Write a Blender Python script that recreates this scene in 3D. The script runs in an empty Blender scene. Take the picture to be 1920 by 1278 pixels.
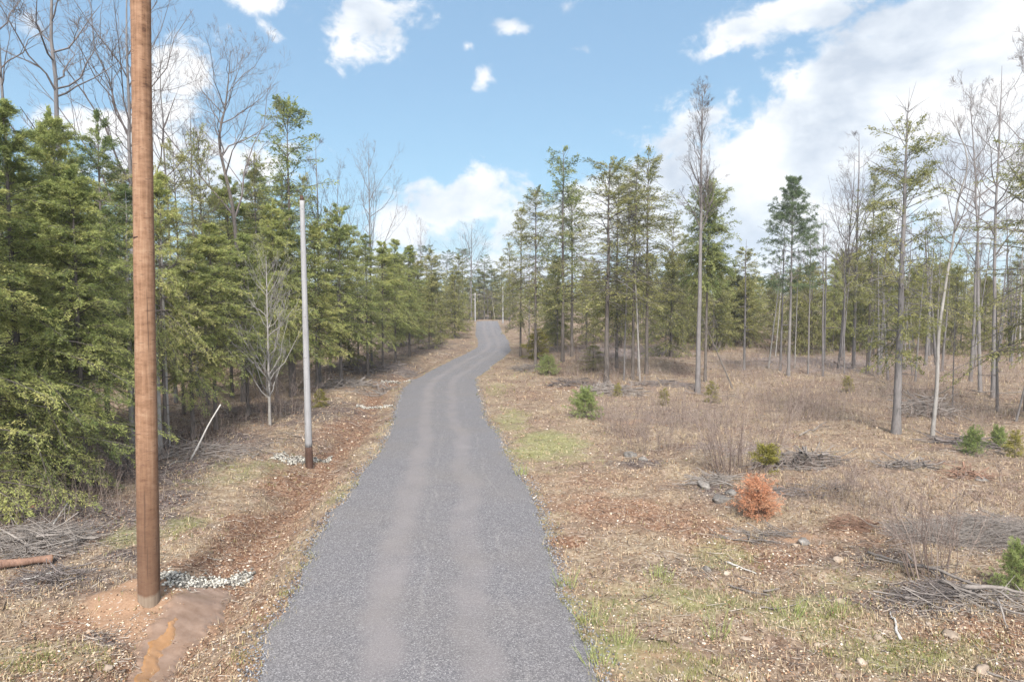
import bpy, bmesh, math, random
import numpy as np
from mathutils import Vector
S = bpy.context.scene
COL = S.collection
R_ = math.radians
random.seed(5)
rng = np.random.default_rng(11)

# ------------------------------------------------------------------ camera, sun, sky
HC, FPX, PITCH = 5.4, 1280.0, math.atan(94 / 1280)
cam = bpy.data.cameras.new('camera'); camo = bpy.data.objects.new('camera', cam); COL.objects.link(camo)
cam.sensor_width = 36; cam.lens = 24; cam.clip_end = 3000; cam.clip_start = 0.1
camo.location = (0, 0, HC); camo.rotation_euler = (math.pi / 2 - PITCH, 0, 0)
S.camera = camo
SUN_EL, SUN_AZ = 44, 179            # degrees; azimuth clockwise from +Y (behind the camera)
sv = Vector((math.sin(R_(SUN_AZ)) * math.cos(R_(SUN_EL)), math.cos(R_(SUN_AZ)) * math.cos(R_(SUN_EL)), math.sin(R_(SUN_EL))))
sun = bpy.data.lights.new('sun', 'SUN'); suno = bpy.data.objects.new('sun', sun); COL.objects.link(suno)
sun.energy = 2.15; sun.angle = R_(11); sun.color = (1.0, .95, .87)
suno.rotation_euler = sv.to_track_quat('Z', 'Y').to_euler()
S.view_settings.view_transform = 'Standard'; S.view_settings.look = 'None'
S.view_settings.exposure = 2.25; S.view_settings.gamma = 1
S.cycles.max_bounces = 6; S.cycles.diffuse_bounces = 4; S.cycles.transparent_max_bounces = 4
S.cycles.caustics_reflective = False; S.cycles.caustics_refractive = False

class NT:
    """small helper round a node tree"""
    def __init__(s, nt): s.nt = nt; s.n = nt.nodes; s.l = nt.links
    def new(s, t, **kw):
        n = s.n.new(t)
        for k, v in kw.items(): setattr(n, k, v)
        return n
    def put(s, sock, v):
        if v is None: return
        if isinstance(v, bpy.types.NodeSocket): s.l.new(v, sock)
        else:
            if hasattr(sock.default_value, '__len__') and not hasattr(v, '__len__'): v = [v] * len(sock.default_value)
            if hasattr(sock.default_value, '__len__') and len(sock.default_value) == 4 and len(v) == 3: v = (*v, 1)
            sock.default_value = v
    def m(s, op, a, b=None, c=None, clamp=False):
        n = s.new('ShaderNodeMath', operation=op, use_clamp=clamp)
        for i, v in enumerate((a, b, c)): s.put(n.inputs[i], v)
        return n.outputs[0]
    def vm(s, op, a, b=None):
        n = s.new('ShaderNodeVectorMath', operation=op)
        s.put(n.inputs[0], a); s.put(n.inputs[1], b)
        return n.outputs['Value'] if op in ('LENGTH', 'DOT_PRODUCT') else n.outputs[0]
    def mix(s, f, a, b, blend='MIX'):
        n = s.new('ShaderNodeMix', data_type='RGBA', blend_type=blend)
        s.put(n.inputs[0], f); s.put(n.inputs[6], a); s.put(n.inputs[7], b)
        return n.outputs[2]
    def noise(s, vec, scale, detail=3, rough=.5, dist=0, col=False):
        n = s.new('ShaderNodeTexNoise')
        s.put(n.inputs['Vector'], vec); n.inputs['Scale'].default_value = scale
        n.inputs['Detail'].default_value = detail; n.inputs['Roughness'].default_value = rough
        n.inputs['Distortion'].default_value = dist
        return n.outputs['Color' if col else 'Fac']
    def voro(s, vec, scale, out='Color'):
        n = s.new('ShaderNodeTexVoronoi'); s.put(n.inputs['Vector'], vec); n.inputs['Scale'].default_value = scale
        return n.outputs[out]
    def mr(s, v, a, b, c=0., d=1., smooth=False):
        n = s.new('ShaderNodeMapRange', interpolation_type='SMOOTHSTEP' if smooth else 'LINEAR')
        for i, x in zip(range(5), (v, a, b, c, d)): s.put(n.inputs[i], x)
        return n.outputs[0]
    def ramp(s, f, stops):
        n = s.new('ShaderNodeValToRGB'); s.put(n.inputs[0], f)
        e = n.color_ramp.elements
        while len(e) < len(stops): e.new(.5)
        for el, (p, c) in zip(e, stops): el.position = p; el.color = (*c, 1)
        return n.outputs[0]
    def attr(s, name, out='Fac'):
        return s.new('ShaderNodeAttribute', attribute_name=name).outputs[out]
    def sep(s, c):
        n = s.new('ShaderNodeSeparateXYZ'); s.put(n.inputs[0], c); return n.outputs

def pix_dir(px, py):
    u = (np.asarray(px, float) - 960) / FPX; v = (np.asarray(py, float) - 639) / FPX
    cp, sp = math.cos(PITCH), math.sin(PITCH)
    return np.stack([u + 0 * v, cp - v * sp + 0 * u, -sp - v * cp + 0 * u], -1)

# sky: Nishita, with clouds laid out by compass direction and elevation
W = bpy.data.worlds.new('World'); S.world = W; W.use_nodes = True
W.node_tree.nodes.clear()
w = NT(W.node_tree)
STR = 0.05
sky = w.new('ShaderNodeTexSky', sky_type='NISHITA', sun_disc=False)
sky.sun_elevation = R_(SUN_EL); sky.sun_rotation = R_(SUN_AZ); sky.air_density = 1.0; sky.dust_density = .6; sky.ozone_density = 1.2
dirv = w.new('ShaderNodeTexCoord').outputs['Generated']
sx = w.sep(dirv)
az = w.m('ARCTAN2', sx[0], sx[1])
el = w.m('ARCSINE', sx[2])
comb = w.new('ShaderNodeCombineXYZ'); w.put(comb.inputs[0], az); w.put(comb.inputs[1], el)
BLOBS = [  # pixel centre, radii, tilt (deg, up to the right), strength
    (695, 58, 105, 62, 5, 1), (335, 140, 80, 110, -35, 1), (190, 245, 105, 48, 0, .95), (330, 310, 300, 100, 0, .85),
    (512, 62, 75, 42, -25, .42), (490, 4, 120, 34, 0, .7), (955, 52, 70, 28, -8, .5), (902, 158, 52, 46, 40, .55),
    (876, 86, 30, 20, 0, .34), (1068, 8, 65, 26, 15, .5), (1080, 92, 65, 22, -5, .3), (1345, 85, 66, 40, 20, .42),
    (1490, 28, 190, 40, 4, 1), (1790, 0, 230, 50, 8, .95), (1690, 190, 480, 125, 27, 1.55), (1560, 320, 440, 130, 14, 1.55),
    (1880, 200, 330, 190, 20, 1.5), (1330, 220, 130, 34, 18, .85), (870, 398, 175, 74, 8, 1), (760, 420, 110, 50, 0, 1),
    (1020, 425, 220, 70, 5, 1), (1270, 370, 280, 95, 14, 1.25), (900, 500, 700, 44, 0, .8), (1500, 470, 700, 60, 0, .8), (60, 40, 60, 50, 0, .55)]
acc = None
for (bx, by, rx, ry, rot, st) in BLOBS:
    d = pix_dir(bx, by); d = d / np.linalg.norm(d)
    mp = w.new('ShaderNodeMapping', vector_type='TEXTURE'); w.put(mp.inputs['Vector'], comb.outputs[0])
    a0, e0 = math.atan2(d[0], d[1]), math.asin(d[2])
    k = math.cos(a0)
    mp.inputs['Location'].default_value = (a0, e0, 0); mp.inputs['Rotation'].default_value = (0, 0, R_(rot))
    mp.inputs['Scale'].default_value = (rx / FPX * k * k, ry / FPX * k, 1)
    v = w.m('SUBTRACT', st, w.vm('LENGTH', mp.outputs[0]))
    acc = v if acc is None else w.m('MAXIMUM', acc, v)
acc = w.m('MAXIMUM', acc, -.9)
# sky behind the camera: near-full unseen cloud cover, added as soft fill light
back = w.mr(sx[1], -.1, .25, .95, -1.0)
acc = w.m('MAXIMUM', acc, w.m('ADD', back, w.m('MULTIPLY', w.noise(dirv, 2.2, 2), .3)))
nz = w.noise(w.vm('MULTIPLY', dirv, (1, 1, 1.5)), 7.5, 9, .62, .25)
nz2 = w.noise(w.vm('MULTIPLY', dirv, (1, 1, 1.3)), 24, 6, .6, .4)
dens = w.m('ADD', acc, w.m('ADD', w.m('MULTIPLY', w.m('SUBTRACT', nz, .5), 2.2), w.m('MULTIPLY', w.m('SUBTRACT', nz2, .5), 1.7)))
cov = w.mr(dens, .0, .55, 0, 1, smooth=True)
shade = w.noise(w.vm('ADD', w.vm('MULTIPLY', dirv, (1, 1, 1.7)), (0, 0, .035)), 6.0, 5, .55, .2)
shade = w.m('SUBTRACT', shade, w.mr(acc, .45, 1.2, -.035, .035, smooth=True))
ccol = w.ramp(shade, [(.34, (.58, .65, .75)), (.44, (.78, .835, .90)), (.54, (1.0, 1.0, 1.0))])
ccol = w.mix(w.mr(el, .02, .16), w.mix(.5, ccol, (.62, .72, .84)), ccol)
ccol = w.vm('MULTIPLY', ccol, (.235 / STR,) * 3)
ccol = w.vm('SCALE', ccol); ccol.node.inputs['Scale'].default_value = 1; w.put(ccol.node.inputs['Scale'], w.mr(sx[1], .05, -.4, 1, 3.8))   # unseen clouds behind the camera, brightened as added frontal fill for the foliage
air = w.vm('MULTIPLY', w.ramp(w.mr(el, 0, .5), [(.0, (.091, .134, .166)), (.25, (.079, .135, .180)), (.6, (.068, .113, .163)), (1, (.059, .098, .150))]), (1 / STR,) * 3)
skc = w.mix(.85, sky.outputs[0], air)
bg = w.new('ShaderNodeBackground'); bg.inputs['Strength'].default_value = STR
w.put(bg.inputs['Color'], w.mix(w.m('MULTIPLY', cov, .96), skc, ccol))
wo = w.new('ShaderNodeOutputWorld'); w.l.new(bg.outputs[0], wo.inputs['Surface'])

# ------------------------------------------------------------------ numeric noise and terrain
def vnoise(x, y, seed=0):
    x = np.asarray(x, float); y = np.asarray(y, float)
    xi = np.floor(x).astype(np.int64); yi = np.floor(y).astype(np.int64)
    fx = x - xi; fy = y - yi
    fx = fx * fx * (3 - 2 * fx); fy = fy * fy * (3 - 2 * fy)
    def h(a, b):
        n = (a * 374761393 + b * 668265263 + seed * 974634777) & 0xffffffff
        n = ((n ^ (n >> 13)) * 1274126177) & 0xffffffff
        return ((n ^ (n >> 16)) & 0xffff) / 65535.0
    return (h(xi, yi) * (1 - fx) + h(xi + 1, yi) * fx) * (1 - fy) + (h(xi, yi + 1) * (1 - fx) + h(xi + 1, yi + 1) * fx) * fy
def fbm(x, y, seed=0, oct=4):
    s = 0; a = .5
    for i in range(oct): s = s + a * vnoise(x * 2 ** i, y * 2 ** i, seed + i); a *= .5
    return s / (1 - .5 ** oct)
def sstep(a, b, x):
    t = np.clip((np.asarray(x, float) - a) / (b - a), 0, 1); return t * t * (3 - 2 * t)

def prof(y):
    return -.55 * sstep(20, 46, y) + .5 * sstep(58, 108, y) - .5 * sstep(112, 140, y)
def ground_hit(px, py, hf):
    d = pix_dir(px, py); z = np.zeros(np.shape(d)[:-1])
    for _ in range(14):
        t = (z - HC) / np.minimum(d[..., 2], -1e-3); x = d[..., 0] * t; y = d[..., 1] * t
        z = .5 * z + .5 * hf(x, y)
    return np.stack([x, y, hf(x, y)], -1)
LEFT = [(482, 1300), (490, 1278), (505, 1191), (538, 1161), (559, 1117), (589, 1057), (602, 1006), (639, 952), (667, 915), (678, 892), (712, 855), (742, 797),
        (749, 760), (758, 730), (778, 712), (828, 685), (878, 661), (897, 650), (897, 639), (892, 626), (894, 606), (894, 602)]
RIGHT = [(1112, 1300), (1111, 1278), (1102, 1215), (1081, 1188), (1072, 1151), (1044, 1117), (1034, 1057), (1020, 1023), (1012, 983), (1003, 949), (985, 915), (963, 882),
         (940, 848), (929, 811), (906, 787), (897, 750), (889, 720), (892, 707), (914, 693), (925, 683), (943, 671), (957, 656), (953, 639), (941, 623), (934, 606), (932, 602)]
prof2 = lambda x, y: prof(y)
lp = ground_hit(*np.array(LEFT, float).T, prof2); rp = ground_hit(*np.array(RIGHT, float).T, prof2)
def road_x(y):
    y = np.asarray(y, float)
    xl = np.interp(y, lp[:, 1], lp[:, 0]); xr = np.interp(y, rp[:, 1], rp[:, 0])
    ext = np.minimum(y - 9.4, 0) * -.085
    far = np.maximum(y - lp[-1, 1], 0) * .35
    return xl + ext + far, xr + ext + far
YEND = float(lp[-1, 1]) + 2.5

def H(x, y):
    x = np.asarray(x, float); y = np.asarray(y, float)
    xl, xr = road_x(y)
    dl = xl - x; dr = x - xr                       # distance outside the left / right road edge
    z = prof(y)
    fade = 1 - sstep(55, 75, y)
    ditch = -.42 * np.exp(-((dl - 1.55 - .25 * np.sin(y * .35)) / .75) ** 2) * fade
    z = z + np.where(dl > 0, ditch, 0)
    out = np.maximum(dl, dr)
    z = z + sstep(2.5, 9, out) * (fbm(x * .16 + 9, y * .16, 3) - .45) * .8
    z = z + sstep(.4, 2.5, out) * (fbm(x * .9, y * .9, 7) - .5) * .22
    z = z + sstep(-.1, .5, out) * (fbm(x * 3.1, y * 3.1, 13, 3) - .5) * .15
    inroad = 1 - sstep(-.25, .12, out)
    z = z - inroad * .07
    r2 = (x - POLE[0]) ** 2 + (y - POLE[1]) ** 2
    z = z + .16 * np.exp(-r2 / .7)
    return z
POLE = (0., -100.)
_p = ground_hit(280., 1122., prof2); POLE = (float(_p[0]), float(_p[1]))
def G(px, py): return ground_hit(px, py, H)

# ground zones: pixel centre -> world, radii in metres, weight
def zpts(lst):
    out = []
    for (px, py, rx, ry, wt) in lst:
        p = G(float(px), float(py)); out.append((p[0], p[1], rx, ry, wt))
    return out
Z_GREEN = zpts([(1020, 832, 1.6, 3.2, .8), (960, 785, 1.0, 4, .55), (1150, 1130, 1.2, 1.0, .5), (1300, 1120, 1.3, .9, .55), (1500, 1150, 1.2, .7, .6), (1350, 1045, .8, .8, .5),
    (1160, 1210, .9, .7, .6), (1060, 1160, .3, 1.2, .6), (1720, 1235, 1.5, .6, .5), (1250, 1250, 1.3, .5, .45), (250, 1000, .8, .9, .6), (345, 985, .7, 1.0, .55), (450, 880, 1.6, 2.0, .4),
    (50, 1235, 1.2, .5, .35), (640, 925, .5, 1.4, .45), (735, 790, .4, 6, .4), (930, 730, 1.0, 5, .4), (610, 1050, .35, 1.2, .35), (1600, 1100, 1.0, .7, .35), (980, 700, 3, 5, .25)])
Z_RED = zpts([(1150, 955, 2.6, 1.6, .7), (1290, 985, 1.8, 1.3, .65), (1072, 1012, .42, .42, 1.3), (1420, 1035, 1.6, 1.0, .6), (1870, 1195, 1.3, .5, .7), (1110, 900, 2.2, 1.3, .5), (1000, 740, 1.6, 3, .35),
    (470, 985, .8, 1.6, .95), (420, 1060, .9, .9, .85), (540, 905, .8, 2.2, .9), (640, 800, .8, 4, .8), (690, 760, 1, 4, .6), (170, 1170, 1.2, .6, .7), (480, 1150, .8, .9, .6), (450, 1240, .9, .6, .55),
    (90, 1260, .8, .4, .5), (1590, 990, .7, .4, .9), (1090, 720, 3.5, 3.5, .5), (1650, 1010, 1.2, .6, .5), (240, 1180, .5, .3, .6), (700, 745, .7, 8, .4)])
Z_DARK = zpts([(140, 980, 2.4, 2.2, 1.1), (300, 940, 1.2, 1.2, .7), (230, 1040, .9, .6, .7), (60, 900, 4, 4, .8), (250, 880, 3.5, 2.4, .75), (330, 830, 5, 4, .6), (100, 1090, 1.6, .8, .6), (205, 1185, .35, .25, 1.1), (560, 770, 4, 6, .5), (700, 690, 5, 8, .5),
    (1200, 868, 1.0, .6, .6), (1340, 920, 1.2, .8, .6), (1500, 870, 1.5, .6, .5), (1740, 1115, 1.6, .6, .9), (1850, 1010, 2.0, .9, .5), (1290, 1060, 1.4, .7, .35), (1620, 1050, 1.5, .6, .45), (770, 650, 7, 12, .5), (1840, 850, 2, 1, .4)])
Z_SAND = zpts([(285, 1128, 1.05, .85, 1.3), (350, 1160, .7, .9, .9), (1490, 1010, .6, .3, .6), (1250, 1240, 1.0, .5, .35), (1180, 790, 1, .8, .4)])
Z_GREY = zpts([(1160, 660, 7, 9, .8), (1560, 680, 12, 10, .6), (1380, 840, 2.2, 2, .5), (1830, 990, 3, 1.5, .6), (180, 870, 4, 3, .4), (1250, 780, 3.5, 4, .4), (1500, 930, 2, 1, .3), (750, 640, 6, 10, .5)])
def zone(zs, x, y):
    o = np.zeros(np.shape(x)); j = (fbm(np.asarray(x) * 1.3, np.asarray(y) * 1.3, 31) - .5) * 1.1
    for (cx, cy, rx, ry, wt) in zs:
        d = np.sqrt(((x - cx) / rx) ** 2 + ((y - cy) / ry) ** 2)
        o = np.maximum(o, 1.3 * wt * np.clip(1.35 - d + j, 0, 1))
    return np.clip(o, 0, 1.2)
def zones(x, y):
    xl, xr = road_x(y); dl = xl - x; dr = x - xr
    j = (fbm(x * .8, y * .8, 41) - .5)
    g = np.maximum(zone(Z_GREEN, x, y), .35 * sstep(1.0, .1, dl + j) * (dl > -.3))
    g = np.maximum(g, .45 * sstep(.7, .0, dr + j) * (dr > -.3))
    r = np.maximum(zone(Z_RED, x, y), 1.05 * np.exp(-((dl - 1.6 + j) / .7) ** 2) * (1 - sstep(40, 60, y)))
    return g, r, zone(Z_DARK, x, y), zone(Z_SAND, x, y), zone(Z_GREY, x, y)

# ------------------------------------------------------------------ mesh helpers
class MB:
    def __init__(s): s.V = []; s.F = {3: [], 4: []}; s.T = []; s.n = 0
    def add(s, v, f, t=.5):
        v = np.asarray(v, np.float32).reshape(-1, 3); f = np.asarray(f, np.int64)
        if len(v) == 0 or len(f) == 0: return
        s.V.append(v); s.F[f.shape[1]].append(f + s.n); s.n += len(v)
        s.T.append(np.broadcast_to(np.asarray(t, np.float32), (len(v),)))
    def mesh(s, name, mat, smooth=False):
        me = bpy.data.meshes.new(name)
        if s.n == 0: return me
        me.vertices.add(s.n); me.vertices.foreach_set('co', np.concatenate(s.V).ravel())
        idx = []; tot = []
        for k in (3, 4):
            if s.F[k]:
                a = np.concatenate(s.F[k]); idx.append(a.ravel()); tot.append(np.full(len(a), k))
        idx = np.concatenate(idx); tot = np.concatenate(tot)
        me.loops.add(len(idx)); me.loops.foreach_set('vertex_index', idx.astype(np.int32))
        me.polygons.add(len(tot)); me.polygons.foreach_set('loop_start', (np.cumsum(tot) - tot).astype(np.int32))
        if smooth: me.polygons.foreach_set('use_smooth', np.ones(len(tot), bool))
        a = me.attributes.new('tint', 'FLOAT', 'POINT'); a.data.foreach_set('value', np.concatenate(s.T).astype(np.float32))
        me.update(calc_edges=True)
        if mat: me.materials.append(mat)
        return me
def nrm(a): return a / np.maximum(np.linalg.norm(a, axis=-1, keepdims=True), 1e-9)
def tubes(mb, P, Rd, s=4, tint=.5, cap=False):
    P = np.asarray(P, float); Rd = np.asarray(Rd, float)
    if P.ndim == 2: P = P[None]; Rd = Rd[None]
    if len(P) == 0: return
    if cap:
        P = np.concatenate([P[:, :1], P, P[:, -1:]], 1); z = np.zeros((len(P), 1)); Rd = np.concatenate([z, Rd, z], 1)
    m, n, _ = P.shape
    T = nrm(np.gradient(P, axis=1) + 1e-7)
    mean = nrm(P[:, -1] - P[:, 0] + 1e-6)
    ref = np.where(np.abs(mean[:, 2:3]) > .8, np.array([[1., 0, 0]]), np.array([[0, 0, 1.]]))[:, None, :]
    A = nrm(np.cross(T, ref)); B = np.cross(T, A)
    an = np.arange(s) * 2 * np.pi / s
    V = P[:, :, None] + Rd[:, :, None, None] * (np.cos(an)[None, None, :, None] * A[:, :, None] + np.sin(an)[None, None, :, None] * B[:, :, None])
    base = (np.arange(m) * n * s)[:, None, None] + (np.arange(n - 1) * s)[None, :, None]
    k = np.arange(s)[None, None, :]; k2 = (k + 1) % s
    F = np.stack([base + k, base + k2, base + s + k2, base + s + k], -1).reshape(-1, 4)
    t = np.asarray(tint, float)
    if t.ndim == 1: t = np.repeat(t, n * s)
    mb.add(V.reshape(-1, 3), F, t)
def leaves(mb, p, d, side, L, Wd, tint):
    """pointed four-cornered leaflets"""
    L = np.asarray(L)[:, None]; Wd = np.asarray(Wd)[:, None]
    v = np.stack([p, p + d * L * .5 + side * Wd * .5, p + d * L, p + d * L * .5 - side * Wd * .5], 1)
    mb.add(v.reshape(-1, 3), np.arange(len(p) * 4).reshape(-1, 4), np.repeat(tint, 4))
def obj(name, me, parent=None):
    o = bpy.data.objects.new(name, me); COL.objects.link(o)
    if parent: o.parent = parent
    return o
def tag(o, label, cat, group=None):
    o['label'] = label; o['category'] = cat
    if group: o['group'] = group
    return o
def structure(name, me):
    o = obj(name, me); o['kind'] = 'structure'; return o
def stuff(name, me):
    o = obj(name, me); o['kind'] = 'stuff'; return o
def empty(name, loc, rz=0):
    o = bpy.data.objects.new(name, None); COL.objects.link(o); o.empty_display_size = .2
    o.location = loc; o.rotation_euler = (0, 0, rz); return o

# ------------------------------------------------------------------ materials
def newmat(name):
    m = bpy.data.materials.new(name); m.use_nodes = True; m.node_tree.nodes.clear(); return m, NT(m.node_tree)
def finish(t, col, rough=.85, bump=None, bstr=.4, bdist=.02, transl=None, spec=.3):
    p = t.new('ShaderNodeBsdfPrincipled'); t.put(p.inputs['Base Color'], col); t.put(p.inputs['Roughness'], rough)
    p.inputs['Specular IOR Level'].default_value = spec
    if bump is not None:
        b = t.new('ShaderNodeBump'); b.inputs['Strength'].default_value = bstr; b.inputs['Distance'].default_value = bdist
        t.put(b.inputs['Height'], bump); t.l.new(b.outputs[0], p.inputs['Normal'])
    out = p.outputs[0]
    if transl:
        tr = t.new('ShaderNodeBsdfTranslucent'); t.put(tr.inputs['Color'], col)
        mx = t.new('ShaderNodeMixShader'); mx.inputs[0].default_value = transl
        t.l.new(out, mx.inputs[1]); t.l.new(tr.outputs[0], mx.inputs[2]); out = mx.outputs[0]
    o = t.new('ShaderNodeOutputMaterial'); t.l.new(out, o.inputs['Surface'])
def leaf_mat(name, dark, mid, light, transl=.5):
    m, t = newmat(name)
    oi = t.new('ShaderNodeObjectInfo').outputs['Random']
    f = t.m('ADD', t.m('MULTIPLY', t.attr('tint'), .75), t.m('MULTIPLY', t.m('SUBTRACT', oi, .5), .35))
    pos = t.new('ShaderNodeNewGeometry').outputs['Position']
    f = t.m('ADD', f, t.m('MULTIPLY', t.m('SUBTRACT', t.noise(pos, .9, 2), .5), .6))
    finish(t, t.ramp(f, [(.05, dark), (.42, mid), (.85, light)]), .75, transl=transl, spec=.2)
    return m
def bark_mat(name, c1, c2, scale=6, moss=None, stretch=.2, bstr=.6):
    m, t = newmat(name)
    ob = t.new('ShaderNodeTexCoord').outputs['Object']
    v = t.vm('MULTIPLY', ob, (1, 1, stretch))
    n1 = t.noise(v, scale * 3, 5, .65); n2 = t.noise(ob, 1.7, 3)
    oi = t.new('ShaderNodeObjectInfo').outputs['Random']
    f = t.m('ADD', t.m('MULTIPLY', n1, .7), t.m('ADD', t.m('MULTIPLY', n2, .5), t.m('MULTIPLY', oi, .2)))
    c = t.ramp(f, [(.38, c1), (.85, c2)])
    if moss: c = t.mix(t.mr(t.noise(ob, 3.1, 4), .55, .7), c, moss)
    finish(t, c, .9, n1, bstr, .015, spec=.15)
    return m
M_HEM = leaf_mat('hemlock_needles', (.105, .135, .045), (.28, .305, .102), (.44, .41, .16))
M_HEMO = leaf_mat('olive_needles', (.086, .097, .036), (.195, .194, .070), (.313, .286, .120))
M_DARKN = leaf_mat('dark_needles', (.068, .096, .040), (.164, .192, .068), (.282, .288, .107))
M_PINE = leaf_mat('pine_needles', (.055, .08, .042), (.125, .16, .08), (.21, .24, .13))
M_PINEB = leaf_mat('young_pine_needles', (.10, .135, .05), (.205, .25, .085), (.32, .345, .14))
M_DEADN = leaf_mat('dead_needles', (.28, .11, .055), (.46, .215, .12), (.52, .33, .21), .4)
M_YELN = leaf_mat('yellow_needles', (.120, .112, .022), (.180, .165, .038), (.247, .210, .060), .35)
M_BARKD = bark_mat('hemlock_bark', (.031, .026, .023), (.101, .087, .079), 5)
M_BARKG = bark_mat('grey_bark', (.048, .044, .044), (.128, .117, .114), 6)
M_BARKP = bark_mat('pale_bark', (.097, .088, .082), (.220, .207, .194), 6)
M_TWIG = bark_mat('twig_bark', (.053, .044, .042), (.123, .106, .101), 8)
M_DEADW = bark_mat('weathered_wood', (.053, .044, .041), (.167, .148, .136), 7)
M_LOGR = bark_mat('red_bark', (.048, .028, .022), (.211, .128, .092), 7)
M_SILV = bark_mat('silver_wood', (.182, .171, .161), (.294, .280, .266), 6)

def ground_material():
    m, t = newmat('ground_soil')
    pos = t.new('ShaderNodeNewGeometry').outputs['Position']
    za = t.attr('zone_a', 'Color'); zb = t.attr('zone_b', 'Color')
    A = t.sep(za); B = t.sep(zb)
    n1 = t.noise(pos, .55, 5, .6); n2 = t.noise(pos, 3.2, 5, .65); n3 = t.noise(pos, 17, 4, .7)
    sp = t.sep(t.voro(pos, 16)); sp2 = t.sep(t.voro(pos, 42))
    tan = t.ramp(t.m('ADD', t.m('MULTIPLY', n2, .6), t.m('MULTIPLY', sp[0], .4)), [(.25, (.083, .057, .039)), (.5, (.156, .116, .081)), (.75, (.222, .181, .132))])
    brn = t.ramp(t.m('ADD', t.m('MULTIPLY', n3, .5), t.m('MULTIPLY', sp[1], .5)), [(.2, (.055, .034, .024)), (.5, (.111, .076, .056)), (.8, (.192, .140, .108))])
    c = t.mix(t.mr(n1, .42, .60), tan, brn)
    def lay(c, wgt, col, lo=.35, hi=.65, nn=None):
        f = t.mr(t.m('ADD', wgt, t.m('MULTIPLY', t.m('SUBTRACT', nn if nn else n2, .5), 1.1)), lo, hi)
        return t.mix(f, c, col)
    gry = t.ramp(t.m('ADD', t.m('MULTIPLY', n3, .6), t.m('MULTIPLY', sp[2], .4)), [(.2, (.063, .049, .046)), (.5, (.123, .101, .096)), (.8, (.192, .162, .157))])
    c = lay(c, B[2], gry, .3, .9)
    red = t.ramp(t.m('ADD', t.m('MULTIPLY', n3, .55), t.m('MULTIPLY', sp[1], .45)), [(.2, (.059, .029, .018)), (.5, (.131, .075, .049)), (.8, (.209, .139, .097))])
    c = lay(c, A[1], red, .30, .95)
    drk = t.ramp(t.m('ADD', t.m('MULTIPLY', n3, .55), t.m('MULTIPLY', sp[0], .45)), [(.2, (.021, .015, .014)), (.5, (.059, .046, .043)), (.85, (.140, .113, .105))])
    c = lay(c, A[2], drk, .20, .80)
    grn = t.ramp(t.m('ADD', t.m('MULTIPLY', n3, .6), t.m('MULTIPLY', sp[2], .4)), [(.2, (.078, .073, .032)), (.5, (.135, .128, .062)), (.8, (.192, .181, .105))])
    c = lay(c, A[0], grn, .30, .9)
    snd = t.ramp(n3, [(.25, (.150, .088, .055)), (.75, (.217, .143, .096))])
    c = lay(c, B[0], snd, .35, .75)
    # pale pebbles and chips
    peb = t.m('GREATER_THAN', sp2[0], .965)
    c = t.mix(t.m('MULTIPLY', peb, .75), c, t.mix(sp2[1], (.207, .162, .128), (.310, .287, .268)))
    finish(t, c, .95, t.m('ADD', n3, t.m('MULTIPLY', sp[0], .6)), .5, .04, spec=.1)
    return m
def road_material():
    m, t = newmat('road_gravel')
    pos = t.new('ShaderNodeNewGeometry').outputs['Position']
    u = t.attr('across')
    wv = t.m('ADD', u, t.m('MULTIPLY', t.m('SUBTRACT', t.noise(pos, .45, 3), .5), .16))
    def track(c0, wd): return t.mr(t.m('ABSOLUTE', t.m('SUBTRACT', wv, c0)), wd, wd * .25, 0, 1, smooth=True)
    tr = t.m('MAXIMUM', track(.34, .11), t.m('MULTIPLY', track(.66, .10), .8))
    tr = t.m('MULTIPLY', tr, t.mr(t.noise(pos, .8, 4, .6), .3, .6, .45, 1))
    v1 = t.sep(t.voro(pos, 55)); v2 = t.sep(t.voro(pos, 110)); n = t.noise(pos, 1.3, 5, .65)
    f = t.m('ADD', t.m('MULTIPLY', v1[0], .62), t.m('MULTIPLY', v2[1], .38))
    coarse = t.ramp(f, [(.10, (.049, .048, .053)), (.45, (.091, .087, .093)), (.72, (.132, .126, .132)), (.95, (.234, .227, .230))])
    fine = t.ramp(t.m('ADD', t.m('MULTIPLY', v2[0], .6), t.m('MULTIPLY', n, .4)), [(.15, (.097, .090, .090)), (.6, (.133, .121, .124)), (.95, (.175, .164, .166))])
    c = t.mix(t.m('MULTIPLY', tr, .85), coarse, fine)
    c = t.mix(t.mr(t.noise(pos, .35, 4, .6), .42, .7, 0, .35), c, (.121, .108, .099))
    # thin pale ruts drawn by tyres
    wr = t.m('ADD', u, t.m('MULTIPLY', t.m('SUBTRACT', t.noise(pos, .25, 1), .5), .06)); br = t.mr(t.noise(pos, 1.1, 3), .42, .6, 0, 1)
    r1 = t.m('MULTIPLY', br, t.mr(t.m('ABSOLUTE', t.m('SUBTRACT', wr, .475)), .012, .0, 0, .3)); r2 = t.m('MULTIPLY', br, t.mr(t.m('ABSOLUTE', t.m('SUBTRACT', wr, .80)), .012, 0, 0, .3))
    c = t.mix(t.m('MAXIMUM', r1, r2), c, (.187, .175, .171))
    finish(t, c, .9, t.m('MULTIPLY', f, t.m('SUBTRACT', 1.0, t.m('MULTIPLY', tr, .8))), .55, .02, spec=.15)
    return m
def simple_mat(name, stops, scale=8, rough=.8, bstr=.3, bd=.01, spec=.25, tint=0.0, osc='Object'):
    m, t = newmat(name)
    ob = t.new('ShaderNodeTexCoord').outputs[osc]
    n = t.noise(ob, scale, 5, .6)
    f = n
    if tint: f = t.m('ADD', t.m('MULTIPLY', n, 1 - tint), t.m('MULTIPLY', t.attr('tint'), tint))
    finish(t, t.ramp(f, stops), rough, n, bstr, bd, spec=spec)
    return m
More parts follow.
